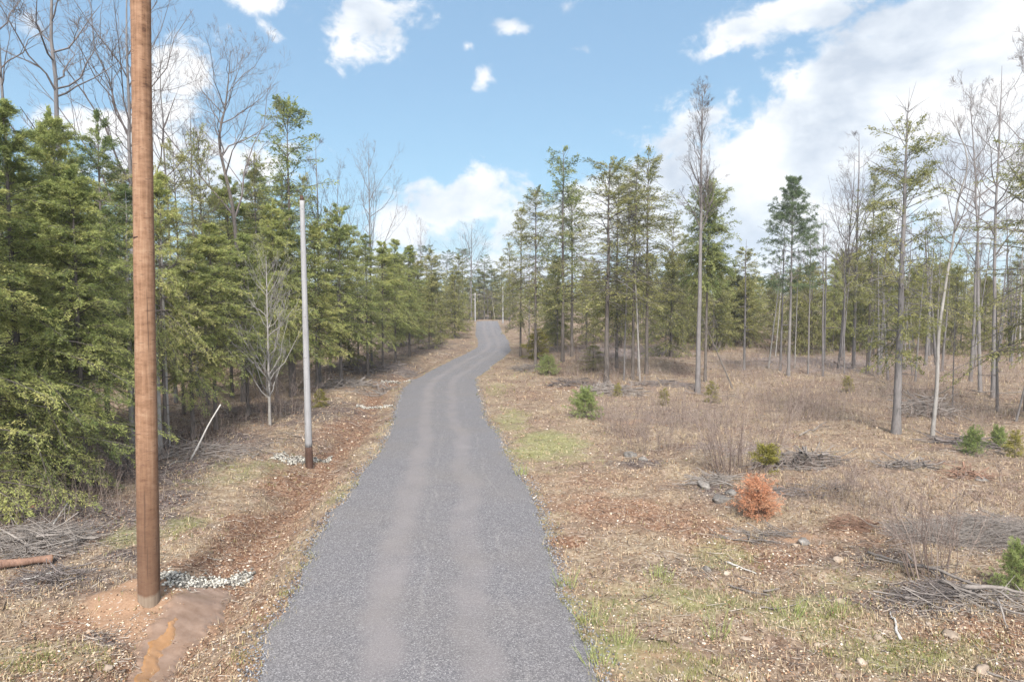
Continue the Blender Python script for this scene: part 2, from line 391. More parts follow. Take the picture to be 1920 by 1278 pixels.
M_ROCK = simple_mat('field_stone', [(.3, (.130, .100, .078)), (.55, (.211, .168, .133)), (.75, (.281, .246, .211))], 6, .85, .5, .02, tint=.3)
M_ROCKG = simple_mat('grey_stone', [(.3, (.05, .044, .04)), (.55, (.115, .104, .096)), (.75, (.21, .196, .182))], 11, .95, .8, .03, tint=.2)
M_RIP = simple_mat('crushed_stone', [(.25, (.066, .061, .054)), (.5, (.198, .185, .167)), (.7, (.331, .315, .280))], 14, .85, .3, .01, tint=.7)
M_PEB = simple_mat('loose_pebbles', [(.2, (.200, .120, .074)), (.5, (.294, .214, .146)), (.75, (.401, .348, .294))], 9, .85, .3, .01, tint=.7)
M_LITTER = simple_mat('fallen_leaves', [(.05, (.025, .017, .013)), (.22, (.070, .035, .021)), (.45, (.153, .085, .050)), (.6, (.218, .144, .091)), (.8, (.295, .229, .165))], 3, .85, .2, .005, tint=.85, spec=.15)
M_DRYG = simple_mat('dry_grass', [(.2, (.166, .117, .071)), (.5, (.277, .213, .136)), (.8, (.375, .309, .209))], 1.3, .8, .1, .005, tint=.8, spec=.15)
M_GRNG = simple_mat('green_grass', [(.2, (.077, .083, .023)), (.5, (.123, .126, .041)), (.8, (.200, .182, .077))], 1.3, .8, .1, .005, tint=.8, spec=.15)
M_STEM = simple_mat('brush_stems', [(.2, (.087, .062, .053)), (.5, (.145, .110, .096)), (.8, (.207, .168, .146))], 1.1, .85, .1, .005, tint=.8, spec=.15)
M_CHIP = simple_mat('twig_litter', [(.05, (.025, .020, .017)), (.25, (.072, .055, .047)), (.5, (.175, .142, .118)), (.8, (.301, .263, .229))], 1.1, .85, .1, .005, tint=.85, spec=.15)
M_GLEAF = simple_mat('green_leaves', [(.2, (.09, .115, .035)), (.5, (.16, .19, .06)), (.8, (.25, .26, .10))], 2, .7, .1, .005, tint=.8)
M_MUD = simple_mat('wet_mud', [(.3, (.118, .076, .053)), (.7, (.18, .125, .094))], 5, .32, .3, .012, osc='Object')
M_RUST = simple_mat('rusty_trickle', [(.3, (.155, .082, .036)), (.7, (.225, .128, .064))], 4, .16, .15, .006, spec=.5)

# ------------------------------------------------------------------ ground and road
def build_ground():
    ys = [-14.0]
    while ys[-1] < 1300:
        y = ys[-1]; ys.append(y + (.11 if y < 24 else .11 * (1 + (y - 24) * .045) if y < 130 else (y - 100) * .25))
    ys = np.array(ys)
    tx = np.linspace(-1, 1, 620); xs = 15 * np.sinh(tx * 4.9) / np.sinh(4.9) * 55 / 1.0 * .5
    xs = np.sign(tx) * (np.abs(tx) * 32 + 900 * np.abs(tx) ** 9)
    X, Y = np.meshgrid(xs, ys); Z = H(X, Y)
    n, m = X.shape
    mb = MB(); i = np.arange(n - 1)[:, None] * m + np.arange(m - 1)[None]
    F = np.stack([i, i + 1, i + m + 1, i + m], -1).reshape(-1, 4)
    mb.add(np.stack([X, Y, Z], -1), F)
    me = mb.mesh('ground', ground_material(), True)
    x, y = X.ravel(), Y.ravel()
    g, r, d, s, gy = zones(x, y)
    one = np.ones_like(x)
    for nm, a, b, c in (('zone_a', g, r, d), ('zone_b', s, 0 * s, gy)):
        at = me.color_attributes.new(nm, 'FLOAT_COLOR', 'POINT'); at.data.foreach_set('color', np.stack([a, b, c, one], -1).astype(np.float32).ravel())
    structure('ground', me)
build_ground()
def build_road():
    ys = np.concatenate([np.arange(-13, 30, .14), np.arange(30, YEND, .3)])
    us = np.concatenate([[-.06, -.03], np.linspace(0, 1, 26), [1.03, 1.06]])
    xl, xr = road_x(ys)
    U = np.broadcast_to(us[None], (len(ys), len(us)))
    jl = (fbm(ys * 1.1, ys * 0 + 3, 51) - .5) * .3 + (fbm(ys * 5, ys * 0 + 3, 53) - .5) * .16
    jr = (fbm(ys * 1.1, ys * 0 + 9, 52) - .5) * .3 + (fbm(ys * 5, ys * 0 + 9, 54) - .5) * .16
    X = (xl + jl)[:, None] * (1 - U) + (xr + jr)[:, None] * U; Y = np.broadcast_to(ys[:, None], X.shape)
    crown = .05 * (1 - (2 * np.clip(U, 0, 1) - 1) ** 2) - .018 * (np.exp(-((U - .34) / .08) ** 2) + np.exp(-((U - .66) / .08) ** 2))
    edge = np.where((U < -.001) | (U > 1.001), -.05 - .06 * (np.maximum(-U, U - 1) > .04), 0)
    Z = prof(Y) + .012 + crown + edge + (fbm(X * 2, Y * 2, 61) - .5) * .03
    n, m = X.shape; i = np.arange(n - 1)[:, None] * m + np.arange(m - 1)[None]
    mb = MB(); mb.add(np.stack([X, Y, Z], -1), np.stack([i, i + 1, i + m + 1, i + m], -1).reshape(-1, 4))
    me = mb.mesh('road', road_material(), True)
    a = me.attributes.new('across', 'FLOAT', 'POINT'); a.data.foreach_set('value', U.astype(np.float32).ravel())
    structure('road', me)
build_road()
def drape(name, pts, mat, lift, step=.022):
    """a thin sheet following the ground inside a pixel-traced outline, with a soft uneven rim"""
    P = G(*np.array(pts, float).T)[:, :2]
    lo = P.min(0) - .1; hi = P.max(0) + .1
    xs = np.arange(lo[0], hi[0], step); ys = np.arange(lo[1], hi[1], step); X, Y = np.meshgrid(xs, ys)
    px = X + (fbm(X * 5, Y * 5, 71) - .5) * .25; py = Y + (fbm(X * 5 + 7, Y * 5, 72) - .5) * .25
    ins = np.zeros(X.shape, bool)
    for (x1, y1), (x2, y2) in zip(P, np.roll(P, -1, 0)):
        c = ((y1 > py) != (y2 > py)) & (px < (x2 - x1) * (py - y1) / (y2 - y1 + 1e-12) + x1); ins ^= c
    dist = np.full(X.shape, 9.)
    for (x1, y1), (x2, y2) in zip(P, np.roll(P, -1, 0)):
        ex, ey = x2 - x1, y2 - y1; t = np.clip(((px - x1) * ex + (py - y1) * ey) / (ex * ex + ey * ey + 1e-12), 0, 1)
        dist = np.minimum(dist, np.hypot(px - x1 - t * ex, py - y1 - t * ey))
    sgn = np.where(ins, dist, -dist); ins = sgn > -.10
    Z = H(X, Y); Zs = Z.copy()
    for _ in range(60):
        Zs[1:-1, 1:-1] = (Zs[:-2, 1:-1] + Zs[2:, 1:-1] + Zs[1:-1, :-2] + Zs[1:-1, 2:]) / 4
    Z = Zs + lift + np.clip(sgn / .10, -1, 1) * .045 - .01
    n, m = X.shape; i = np.arange(n - 1)[:, None] * m + np.arange(m - 1)[None]
    ok = ins[:-1, :-1] & ins[1:, :-1] & ins[:-1, 1:] & ins[1:, 1:]
    i = i[ok]; mb = MB(); mb.add(np.stack([X, Y, Z], -1), np.stack([i, i + 1, i + m + 1, i + m], -1).reshape(-1, 4))
    structure(name, mb.mesh(name, mat, True))
drape('mud', [(345, 1098), (395, 1100), (438, 1108), (422, 1150), (372, 1205), (335, 1250), (312, 1300), (232, 1300), (252, 1235), (248, 1205), (292, 1160), (318, 1125)], M_MUD, .01)
drape('water', [(330, 1150), (345, 1164), (332, 1200), (311, 1226), (303, 1248), (291, 1300), (240, 1300), (262, 1236), (270, 1204), (300, 1186), (314, 1164)], M_RUST, .028)

# ------------------------------------------------------------------ tree builders
def perp(d, r):
    v = r.normal(size=d.shape); v = v - d * (v * d).sum(-1, keepdims=True); return nrm(v)
class Proto:
    def __init__(s, h, parts): s.h = h; s.parts = parts      # parts: list of (name, mesh)

def trunk_line(h, r, lean=.02, n=14):
    t = np.linspace(0, 1, n); w_ = np.cumsum(r.normal(size=(n, 2)) * lean * h / n, 0) * .8
    w_ -= w_[0]
    return np.stack([w_[:, 0] * t, w_[:, 1] * t, t * h], -1)
def on_line(P, z, h):
    return np.stack([np.interp(z, P[:, 2], P[:, 0]), np.interp(z, P[:, 2], P[:, 1]), z], -1)
def hemlock(seed, h=9., Rc=2.2, cb=.1, nb=140, sub=14, leafn=18, LL=.11, LW=.034, patch=.0, top_bare=0., droop=.22, r0=None, leaf=M_HEM, bark=M_BARKD,
            shape=.8, up=45, low=-6, dead=10, tuft=False, subl=.42, topw=.12, spread=.14):
    r = np.random.default_rng(seed)
    P = trunk_line(h, r); n = len(P); t = np.linspace(0, 1, n)
    r0 = r0 or h * .0078
    tm = MB(); bm_ = MB(); cm = MB()
    rr = r0 * (1 - t) ** .85 + .008; rr[0] *= 1.35
    Pt = P.copy(); Pt[0, 2] = -.25
    tubes(tm, Pt, rr, 9)
    z = np.sort(r.uniform(cb, .988, nb)) * h
    tt = np.clip((z / h - cb) / (1 - cb), 0, 1)
    azs = np.arange(nb) * 2.399 + r.normal(size=nb) * .5
    L = (Rc * (1 - tt) ** shape * np.minimum(1, .6 + tt * 3.5) + topw) * r.uniform(.55, 1.15, nb)
    lump = vnoise(azs * 1.1 + 40, z * .9 / max(h / 9, .5), seed)
    L *= .72 + .55 * lump
    el_ = np.radians(low + (up - low) * tt ** 1.6) + r.normal(size=nb) * spread
    d = np.stack([np.cos(azs) * np.cos(el_), np.sin(azs) * np.cos(el_), np.sin(el_)], -1)
    b0 = on_line(P, z, h)
    s = np.linspace(0, 1, 6)
    def pt(i, sv_): return b0[i] + d[i] * (L[i] * sv_)[:, None] - np.stack([0 * sv_, 0 * sv_, droop * L[i] * sv_ ** 2 * (1 - tt[i] * .6)], -1)
    BP = b0[:, None] + d[:, None] * (L[:, None] * s)[..., None]; BP[..., 2] -= droop * (L * (1 - tt * .6))[:, None] * s ** 2
    brad = (.0075 * L + .004)[:, None] * (1 - .85 * s) + .0015
    tubes(bm_, BP, brad, 3)
    # short dead limbs under the crown
    if dead and cb > .06:
        zd = r.uniform(cb * .25, cb + .08, dead) * h; a = r.uniform(0, 6.28, dead); l = r.uniform(.25, 1, dead) * Rc * .55
        dd = np.stack([np.cos(a), np.sin(a), r.uniform(-.25, .25, dead)], -1)
        DP = on_line(P, zd, h)[:, None] + dd[:, None] * (l[:, None] * s)[..., None] - np.stack([0 * s, 0 * s, .25 * s ** 2], -1)
        tubes(bm_, DP, .012 * (1 - .8 * s)[None] * np.ones((dead, 1)) + .0015, 3)
    keep = vnoise(azs * .9 + 11, z * 1.15 / max(h / 9, .5), seed + 5) > patch
    keep &= tt < 1 - top_bare
    ki = np.nonzero(keep)[0]
    bi = np.repeat(ki, sub); m = len(bi)
    ss = np.tile((np.arange(sub) + .5) / sub, len(ki)) * .86 + .14 + r.normal(size=m) * .03
    side = np.where((np.arange(m) % 2) == 0, 1., -1.)
    p0 = pt(bi, ss)
    tan = d[bi].copy(); tan[:, 2] -= 2 * droop * ss * (1 - tt[bi] * .6); tan = nrm(tan)
    an = side * np.radians(r.uniform(20, 75, m)) * (1 - .45 * ss)
    ca, sa = np.cos(an), np.sin(an)
    sd = np.stack([tan[:, 0] * ca - tan[:, 1] * sa, tan[:, 0] * sa + tan[:, 1] * ca, tan[:, 2] * .8 + r.normal(size=m) * (.05 + spread * .7) - .06], -1); sd = nrm(sd)
    l = L[bi] * subl * (1.2 - ss) * r.uniform(.5, 1.15, m) + .13
    s3 = np.linspace(0, 1, 3)
    SP = p0[:, None] + sd[:, None] * (l[:, None] * s3)[..., None]; SP[..., 2] -= .16 * l[:, None] * s3 ** 2
    tubes(bm_, SP, (.0035 * (1 - .6 * s3))[None] * np.ones((m, 1)), 3)
    stint = np.clip(r.normal(.5, .17, m) + (vnoise(azs[bi] * 1.4, z[bi] * 1.1, seed + 9) - .5) * .5, 0, 1)
    li = np.repeat(np.arange(m), leafn); k = len(li)
    q = r.uniform(.05, 1.0, k)
    if tuft: q = np.where(r.uniform(size=k) < .75, r.uniform(.75, 1.0, k), q)
    lp0 = p0[li] + sd[li] * (l[li] * q)[:, None]; lp0[:, 2] -= .16 * l[li] * q ** 2
    if tuft:
        ld = nrm(sd[li] * .55 + r.normal(size=(k, 3)) * .75); sdv = perp(ld, r)
    else:
        an = np.where(r.uniform(size=k) < .5, 1, -1) * np.radians(r.uniform(25, 65, k)); ca, sa = np.cos(an), np.sin(an)
        b = sd[li]
        ld = nrm(np.stack([b[:, 0] * ca - b[:, 1] * sa, b[:, 0] * sa + b[:, 1] * ca, b[:, 2] + r.normal(size=k) * .42 - .14], -1))
        upv = nrm(np.array([0, 0, 1.]) + r.normal(size=(k, 3)) * .75); sdv = nrm(np.cross(ld, upv))
    lp0 = lp0 + r.normal(size=(k, 3)) * (.0 if tuft else .32 * LL)
    leaves(cm, lp0, ld, sdv, LL * r.uniform(.7, 1.3, k), LW * r.uniform(.75, 1.3, k), np.clip(stint[li] + r.normal(size=k) * .12, 0, 1))
    return Proto(h, [('trunk', tm.mesh('trunk', bark, True)), ('branches', bm_.mesh('branches', bark)), ('crown', cm.mesh('crown', leaf))])

def bare(seed, h=12., cb=.4, nb=16, ratio=.32, ang=(30, 55), k=(6, 5, 4), r0=None, curve=.35, bark=M_BARKG, twig=M_TWIG, lean=.03, trunk=None, fork=None, lev_ratio=.5, tipup=.25, lmin=.0035, pts=None):
    r = np.random.default_rng(seed)
    P = trunk_line(h, r, lean) if trunk is None else np.array(trunk, float)
    if trunk is not None:
        zz = np.linspace(0, h, 26); P = np.stack([np.interp(zz, P[:, 2], P[:, 0]), np.interp(zz, P[:, 2], P[:, 1]), zz], -1)
        P[1:-1] = (P[:-2] + 2 * P[1:-1] + P[2:]) / 4
    n = len(P); t = np.linspace(0, 1, n); r0 = r0 or h * .0058
    rr = r0 * (1 - t) ** .8 + .006; rr[0] *= 1.3
    tm = MB(); bm_ = MB(); Pt = P.copy(); Pt[0, 2] -= .25
    tubes(tm, Pt, rr, 8)
    z = np.sort(r.uniform(cb, .97, nb)) * h; tt = (z / h - cb) / (1 - cb)
    a = np.arange(nb) * 2.399 + r.normal(size=nb) * .6
    e = np.radians(90 - r.uniform(*ang, nb))
    D = np.stack([np.cos(a) * np.cos(e), np.sin(a) * np.cos(e), np.sin(e)], -1)
    B0 = on_line(P, z, h); L = h * ratio * (1 - tt * .72) * r.uniform(.6, 1.2, nb)
    RD = np.interp(z, P[:, 2], rr) * .55 + .003
    s = np.linspace(0, 1, 6)
    for lev in range(len(k) + 1):
        m = len(B0); sides = 4 if lev == 0 else 3
        bend = perp(D, r) * (r.normal(size=(m, 1)) * .16)
        C = D[:, None] * s[None, :, None] + bend[:, None] * (s ** 2)[None, :, None] * 1.3 + np.array([0, 0, 1.])[None, None] * (curve if lev == 0 else tipup) * (s ** 2)[None, :, None]
        wig = np.cumsum(r.normal(size=(m, 6, 3)) * .035, 1); wig -= wig[:, :1]
        BP = B0[:, None] + (C + wig) * L[:, None, None]
        rad = np.maximum(RD[:, None] * (1 - .8 * s), lmin * .8)
        tubes(bm_, BP, rad, sides)
        if lev == len(k): break
        kk = k[lev]; bi = np.repeat(np.arange(m), kk); q = r.uniform(.25, 1.0, len(bi))
        f = q * 5; i0 = np.minimum(f.astype(int), 4); fr = (f - i0)[:, None]
        B0n = BP[bi, i0] * (1 - fr) + BP[bi, i0 + 1] * fr
        tan = nrm(BP[bi, i0 + 1] - BP[bi, i0])
        an = np.radians(r.uniform(22, 55, len(bi)))[:, None]
        D = nrm(tan * np.cos(an) + perp(tan, r) * np.sin(an))
        L = np.maximum(L[bi] * lev_ratio * (1.25 - q * .7) * r.uniform(.6, 1.25, len(bi)), .12); RD = np.maximum(RD[bi] * (1 - .8 * q) * .7, lmin); B0 = B0n
    return Proto(h, [('trunk', tm.mesh('trunk', bark, True)), ('branches', bm_.mesh('branches', twig))])

PR = {}
PR['near'] = [hemlock(100 + i, 9.5, 2.9, .04, 215, 18, 42, .068, .0145, patch=.12, r0=.10, spread=.32, shape=.7, droop=.3) for i in range(3)]
PR['lift'] = [hemlock(105 + i, 10, 2.5, [.30, .36][i], 185, 15, 32, .072, .017, patch=.14, r0=.085, spread=.34, shape=.6, dead=30, droop=.3) for i in range(2)]
PR['mid'] = [hemlock(110 + i, 10, 2.2, [.2, .28, .34, .26][i], 150, 12, 25, .088, .0225, patch=.16, shape=.6, dead=18, spread=.34) for i in range(4)]
PR['dark'] = [hemlock(120 + i, 11, 1.9, .25, 140, 11, 22, .088, .024, patch=.22, leaf=M_DARKN, shape=.6, dead=18, spread=.34) for i in range(3)]
PR['sparse'] = [hemlock(130 + i, 12, 2.0, [.22, .3, .26, .36][i], 150, 9, 12, .11, .032, r0=.075, patch=[.38, .44, .40, .45][i], leaf=M_HEMO, shape=.5, dead=24, up=42, spread=.42, topw=.25) for i in range(4)]
PR['open'] = [hemlock(140 + i, 13, 1.7, .45, 100, 9, 11, .13, .045, patch=.28, leaf=M_DARKN, shape=.4, dead=16, up=50, topw=.4, spread=.45) for i in range(2)]
PR['far'] = [hemlock(150 + i, 10, 2.5, [.12, .08, .18][i], 125, 9, 10, .17, .055, patch=.26, leaf=M_HEMO, shape=.5, dead=6, spread=.3) for i in range(3)]
PR['bushy'] = [hemlock(155 + i, 7, 2.7, [.06, .1, .14][i], 135, 10, 11, .15, .046, patch=.2, leaf=M_HEMO, shape=.5, dead=8, spread=.4, r0=.07, topw=.3) for i in range(3)]
PR['pine'] = [hemlock(160 + i, 12, 2.0, .45, 62, 9, 26, .17, .016, patch=.22, leaf=M_PINE, shape=.5, tuft=True, up=42, low=5, droop=.02, bark=M_BARKG, topw=.3, dead=8) for i in range(2)]
PR['pinebush'] = [hemlock(170 + i, 1.5, .95, .02, 95, 8, 30, .11, .013, leaf=M_PINEB, shape=.32, tuft=True, up=65, low=15, droop=-.08, topw=.3, r0=.025, dead=0, spread=.3) for i in range(2)]
PR['seedling'] = [hemlock(175, 1.6, .6, .02, 46, 7, 12, .10, .03, leaf=M_YELN, shape=.7, up=50, droop=.1, r0=.02, dead=0)]
PR['vase'] = [bare(180 + i, 13, [.42, .36][i], 14, .32, (20, 46), (6, 4, 3)) for i in range(2)]
PR['column'] = [bare(184, 16, .52, 30, .14, (18, 40), (6, 5, 3), r0=.13)]
PR['spread'] = [bare(186 + i, 13, [.5, .42, .55][i], 13, .27, (30, 66), (6, 4, 4), curve=.25, lean=.06) for i in range(3)]
PR['slim'] = [bare(190 + i, 11, [.45, .55, .35][i], 14, .17, (25, 60), (5, 4, 2), r0=.055) for i in range(3)]
PR['pale'] = [bare(194 + i, 11, .5, 12, .17, (25, 55), (5, 4, 2), r0=.06, bark=M_BARKP) for i in range(2)]
PR['sapling'] = [bare(198 + i, 6, .12, 34, .40, (28, 50), (6, 3), r0=.045, bark=M_BARKP, twig=M_BARKP, lean=.02) for i in range(2)]
PR['snag'] = [bare(202 + i, 8, .3, 14, .10, (60, 100), (3,), r0=.08, curve=-.2, bark=M_BARKG) for i in range(2)]
PR['whip'] = [bare(206, 2.6, .15, 8, .35, (15, 40), (4, 3), r0=.014, lmin=.0025)]

KIND_NAME = dict(bushy='hemlock_tree', lift='hemlock_tree', near='hemlock_tree', mid='hemlock_tree', dark='hemlock_tree', sparse='hemlock_tree', open='hemlock_tree', far='hemlock_tree', pine='pine_tree', pinebush='pine_bush', seedling='conifer_seedling',
                 vase='bare_tree', column='bare_tree', spread='bare_tree', slim='bare_tree', pale='bare_tree', sapling='sapling', snag='dead_tree', whip='sapling')
def place(proto, name, loc, h, wide=1., rz=None, tilt=(0, 0), label=None, cat='tree', group=None):
    o = empty(name, loc, random.uniform(0, 6.28) if rz is None else rz)
    o.rotation_euler = (R_(tilt[0]), R_(tilt[1]), o.rotation_euler.z)
    k = h / proto.h; o.scale = (k * wide, k * wide, k)
    for (n, me) in proto.parts:
        if len(me.vertices): obj(n, me, o)
    tag(o, label, cat, group); return o
_ct = {}
def at(kind, px, py, top, label, wide=1., group=None, idx=None, rz=None, tilt=(0, 0), proto=None, cat='tree', name=None):
    p = G(float(px), float(py))
    d0 = pix_dir(float(px), float(top)); zt = HC + d0[2] / d0[1] * p[1]
    ps = PR[kind] if proto is None else None
    if ps is not None:
        i = _ct.get(kind, 0) if idx is None else idx; _ct[kind] = i + 1; proto = ps[i % len(ps)]
    TREES.append((p[0], p[1]))
    return place(proto, name or KIND_NAME[kind], (p[0], p[1], p[2] - .02), zt - p[2], wide, rz, tilt, label, cat, group)
TREES = []
# ------------------------------------------------------------------ trees: the ones the photo singles out
LV = 'hemlocks of the stand left of the driveway'
at('near', -95, 985, 150, 'broad bushy hemlock cut by the left photo edge, boughs sweeping to the ground', 1.25, LV, 0, 1.0)
at('near', 45, 925, 200, 'big yellow-green hemlock with boughs down to the brush pile', 1.1, LV, 1, .4)
at('lift', 128, 905, 225, 'hemlock on a dark bare lower trunk beside the twin trunk', .85, LV, 0, 2.2)
at('lift', 162, 915, 330, 'shorter hemlock sharing the dark twin trunks left of the brown pole', 1.15, LV, 0)
at('near', 60, 860, 330, 'drooping hemlock behind the fallen red log', 1.3, LV, 2, 4.4)
at('dark', 205, 840, 215, 'dark hemlock with a spire top left of the brown pole', 1.0, LV, 0)
at('lift', 312, 838, 330, 'bright yellow-green hemlock directly behind the brown pole', .85, LV, 1, 3.0)
at('mid', 362, 822, 455, 'low leafy hemlock right behind the leaning white dead stem', 1.3, LV, 1)
at('mid', 405, 805, 420, 'feathery olive hemlock over the bent dead stem', 1.25, LV, 2)
at('dark', 250, 800, 350, 'shadowy hemlock half hidden by the brown pole', 1.25, LV, 1)
at('mid', 465, 778, 440, 'hemlock with a dark double-stemmed base beside the pale sapling', 1.2, LV, 3)
at('lift', 520, 752, 385, 'tall full hemlock just left of the white pole', .9, LV, 0, 5.0)
at('open', 551, 742, 205, 'tall dark hemlock with an open knobbly crown above the white pole', 1.05, LV, 0, .3)
at('mid', 595, 735, 420, 'thin greyish hemlock right against the white pole', 1.1, LV, 0)
at('mid', 640, 722, 388, 'pointed hemlock standing right of the white pole', 1.15, LV, 1)
at('dark', 690, 704, 440, 'dark-stemmed hemlock next to the bare vase-shaped tree', 1.2, LV, 2)
at('mid', 718, 694, 452, 'hemlock with several black lower stems near the verge', 1.1, LV, 2)
at('mid', 742, 680, 450, 'slender hemlock past the cluster of black stems', 1.1, LV, 3)
at('mid', 768, 668, 462, 'round-topped hemlock nearest the bend on the left verge', 1.15, LV, 0)
at('far', 805, 655, 545, 'small yellowish hemlock on the left verge by the bend', 1.35, LV, 0)
at('far', 826, 645, 562, 'low bushy hemlock beside the white birch stem', 1.0, LV, 1)
at('far', 848, 634, 556, 'dark low hemlock leaning toward the bend of the driveway', .9, LV, 1)
at('far', 866, 622, 575, 'last small hemlock on the left verge before the far poles', .9, LV, 2)
for (x, y, t_, kd, wd) in [(25, 840, 270, 'dark', 1.1), (110, 830, 235, 'dark', 1.0), (165, 800, 300, 'mid', 1.2), (290, 790, 300, 'sparse', 1.0), (345, 775, 270, 'sparse', .9), (390, 760, 250, 'sparse', .9),
        (435, 745, 330, 'mid', 1.0), (488, 735, 300, 'sparse', 1.0), (575, 715, 330, 'sparse', .9), (620, 700, 400, 'far', 1.0), (655, 690, 430, 'far', 1.1), (672, 675, 470, 'far', 1.1), (730, 660, 470, 'far', 1.1),
        (752, 650, 480, 'far', 1.0), (785, 645, 490, 'far', 1.1), (815, 632, 515, 'far', 1.1)]:
    at(kd, x, y, t_, 'hemlock in the second rank, just behind the front row of the left stand', wd, 'hemlocks deep in the left stand')
BL = 'bare trees rising over the left stand'
at('slim', 45, 800, -190, 'tall bare tree at the top left corner rising over the big hemlock', .9, BL, 0, 1.2)
at('slim', 137, 790, -150, 'straight bare tree with one long low limb, left of the brown pole', 1.5, BL, 0, 2.6)
at('vase', 262, 770, -60, 'bare tree fanning out on both sides behind the brown pole', 1.15, BL, 0, .5)
at('spread', 330, 755, 60, 'bare twiggy tree just right of the brown pole', .8, BL, 1, 3.9)
at('slim', 372, 740, 205, 'thin dead-looking tree between the brown pole and crooked tree', 1.2, BL, 1)
OAK = [(0, 0, 0), (.05, 0, 3), (-.1, 0, 6.5), (-.25, 0, 9), (-.7, 0, 11.2), (-.95, .1, 12.2), (-.55, .1, 13.2), (-.3, .1, 15), (-.2, .1, 16)]
oak = bare(210, 16, .52, 17, .27, (35, 65), (7, 5, 4), r0=.15, curve=.3, trunk=OAK, bark=M_BARKD)
at(None, 458, 752, 95, 'crooked bare tree with a kinked trunk and spreading crown', 1, BL, proto=oak, name='bare_tree', rz=0)
at('slim', 600, 715, 265, 'faint bare tree right of the open knobbly hemlock', 1.2, BL, 2)
at('spread', 638, 705, 320, 'small bare tree with forked top behind the pointed hemlock', .7, BL, 2)
at('vase', 697, 690, 272, 'vase-shaped bare tree standing clear against blue sky', .85, BL, 1, 2.0)
STEMS = [bare(240 + i, 10, .55, 14, .13, (40, 95), (4, 3), r0=.105, curve=-.1, bark=M_BARKP) for i in range(2)]
at(None, 314, 836, 330, 'straight grey trunk just right of the brown pole', 1, BL, proto=STEMS[0], name='bare_tree', rz=0)
at(None, 300, 842, 380, 'grey trunk almost hidden by the right edge of the brown pole', 1, BL, proto=STEMS[1], name='bare_tree', rz=1)
at(None, 249, 836, 350, 'pale grey trunk just left of the brown pole', 1, BL, proto=STEMS[0], name='bare_tree', rz=2)
at(None, 362, 822, 470, 'thin grey trunk behind the leaning white dead stem', .7, BL, proto=STEMS[1], name='bare_tree', rz=3)
at('sapling', 506, 796, 478, 'pale bare sapling with upswept branches left of the white pole', 1.0, None, 0, .8)
at('pale', 818, 640, 560, 'white birch stem among low hemlocks on the left verge', 1.0, None, 0)
# far end of the driveway
FE = 'trees closing the far end of the driveway'
at('vase', 884, 600, 418, 'fan-shaped bare tree over the far end of the driveway', 1.35, FE, 0, 1.0)
at('vase', 790, 606, 412, 'pale narrow bare tree left of the far end', .7, FE, 1, 4.0)
for i, (x, y, t_, kd, wd, lb) in enumerate([(800, 600, 462, 'pine', 1.3, 'leftmost dark pine of the row closing the driveway'), (838, 600, 470, 'pine', 1.3, 'dark pine between the pale and the fan-shaped bare trees'),
        (868, 599, 468, 'pine', 1.4, 'dark pine left of the fan-shaped bare tree'), (908, 598, 478, 'pine', 1.3, 'dark pine just right of the fan-shaped bare tree'), (940, 599, 484, 'far', 1.2, 'green hemlock behind the far pale-green pole'),
        (898, 598, 505, 'far', 1.4, 'dark green hemlock at the end between the two far poles'), (922, 598, 500, 'far', 1.3, 'bright green conifer closing the view between the far poles'), (850, 602, 520, 'far', 1.4, 'low hemlock left of the crossarm pole'),
        (775, 610, 480, 'dark', 1.2, 'dark pointed hemlock before the far pines')]):
    at(kd, x, y, t_, lb, wd, FE)
for (x_, y_, t_, lb) in [(880, 599, 520, 'dense low hemlock behind the far crossarm pole'), (908, 597, 512, 'dense low hemlock closing the driveway, left of centre'), (930, 597, 518, 'dense low hemlock closing the driveway beside the leaning birch'), (962, 600, 515, 'dense low hemlock behind the far pale-green pole')]:
    at('far', x_, y_, t_, lb, 1.35, FE, 1)
at('spread', 915, 599, 530, 'brown bare thicket tree at the very end of the driveway', 1.6, FE, 1)
at('pale', 928, 600, 545, 'leaning white birch between the two far poles', 1.1, FE, 1, 0, (0, -8))
at('slim', 862, 602, 520, 'grey bare tree by the far crossarm pole', 2.2, FE, 0)
at('slim', 846, 606, 530, 'reddish bare tree left of the far crossarm pole', 2.4, FE, 1)
# right group beside the bend
RG = 'thin hemlocks grouped right of the bend'
at('sparse', 956, 618, 455, 'hemlock at the left end of the group by the bend', 1.0, RG, 0)
at('sparse', 976, 668, 390, 'hemlock on a pale trunk nearest the bend', 1.1, RG, 0)
at('sparse', 1004, 690, 352, 'hemlock on a thin dark trunk with one low green bough', 1.25, RG, 1)
at('seedling', 1008, 672, 618, 'low green bough of young hemlock around the thin dark trunk', 1.2, None, 0)
at('open', 1055, 678, 282, 'tallest hemlock of the group, dark blue-green pointed top', 1.1, RG, 1)
at('sparse', 1072, 668, 350, 'olive hemlock under the tallest dark top', 1.3, RG, 2)
at('sparse', 1137, 718, 305, 'wide thin hemlock on a thick dark shaggy trunk', 1.75, RG, 3)
at('sparse', 1156, 690, 330, 'brownish hemlock close behind the shaggy trunk', 1.3, RG, 0)
at('slim', 1170, 712, 330, 'bare grey stem leaning in the multi-stemmed clump', .9, RG, 0, None, (0, 4))
at('pale', 1200, 715, 380, 'forked grey stem at the foot of the clump', .9, RG, 0, None, (0, -5))
at('sparse', 1186, 712, 300, 'hemlock rising out of the grey multi-stemmed clump', 1.15, RG, 1)
at('sparse', 1212, 700, 292, 'pointed hemlock at the right end of the group', 1.3, RG, 2)
at('slim', 1196, 705, 420, 'slim bare stem inside the grey clump', .9, RG, 2)
at('far', 1045, 660, 480, 'full olive hemlock low behind the thin dark trunk', 1.0, RG, 2)
at('far', 1100, 655, 500, 'bushy low hemlock behind the shaggy trunk', 1.2, RG, 0)
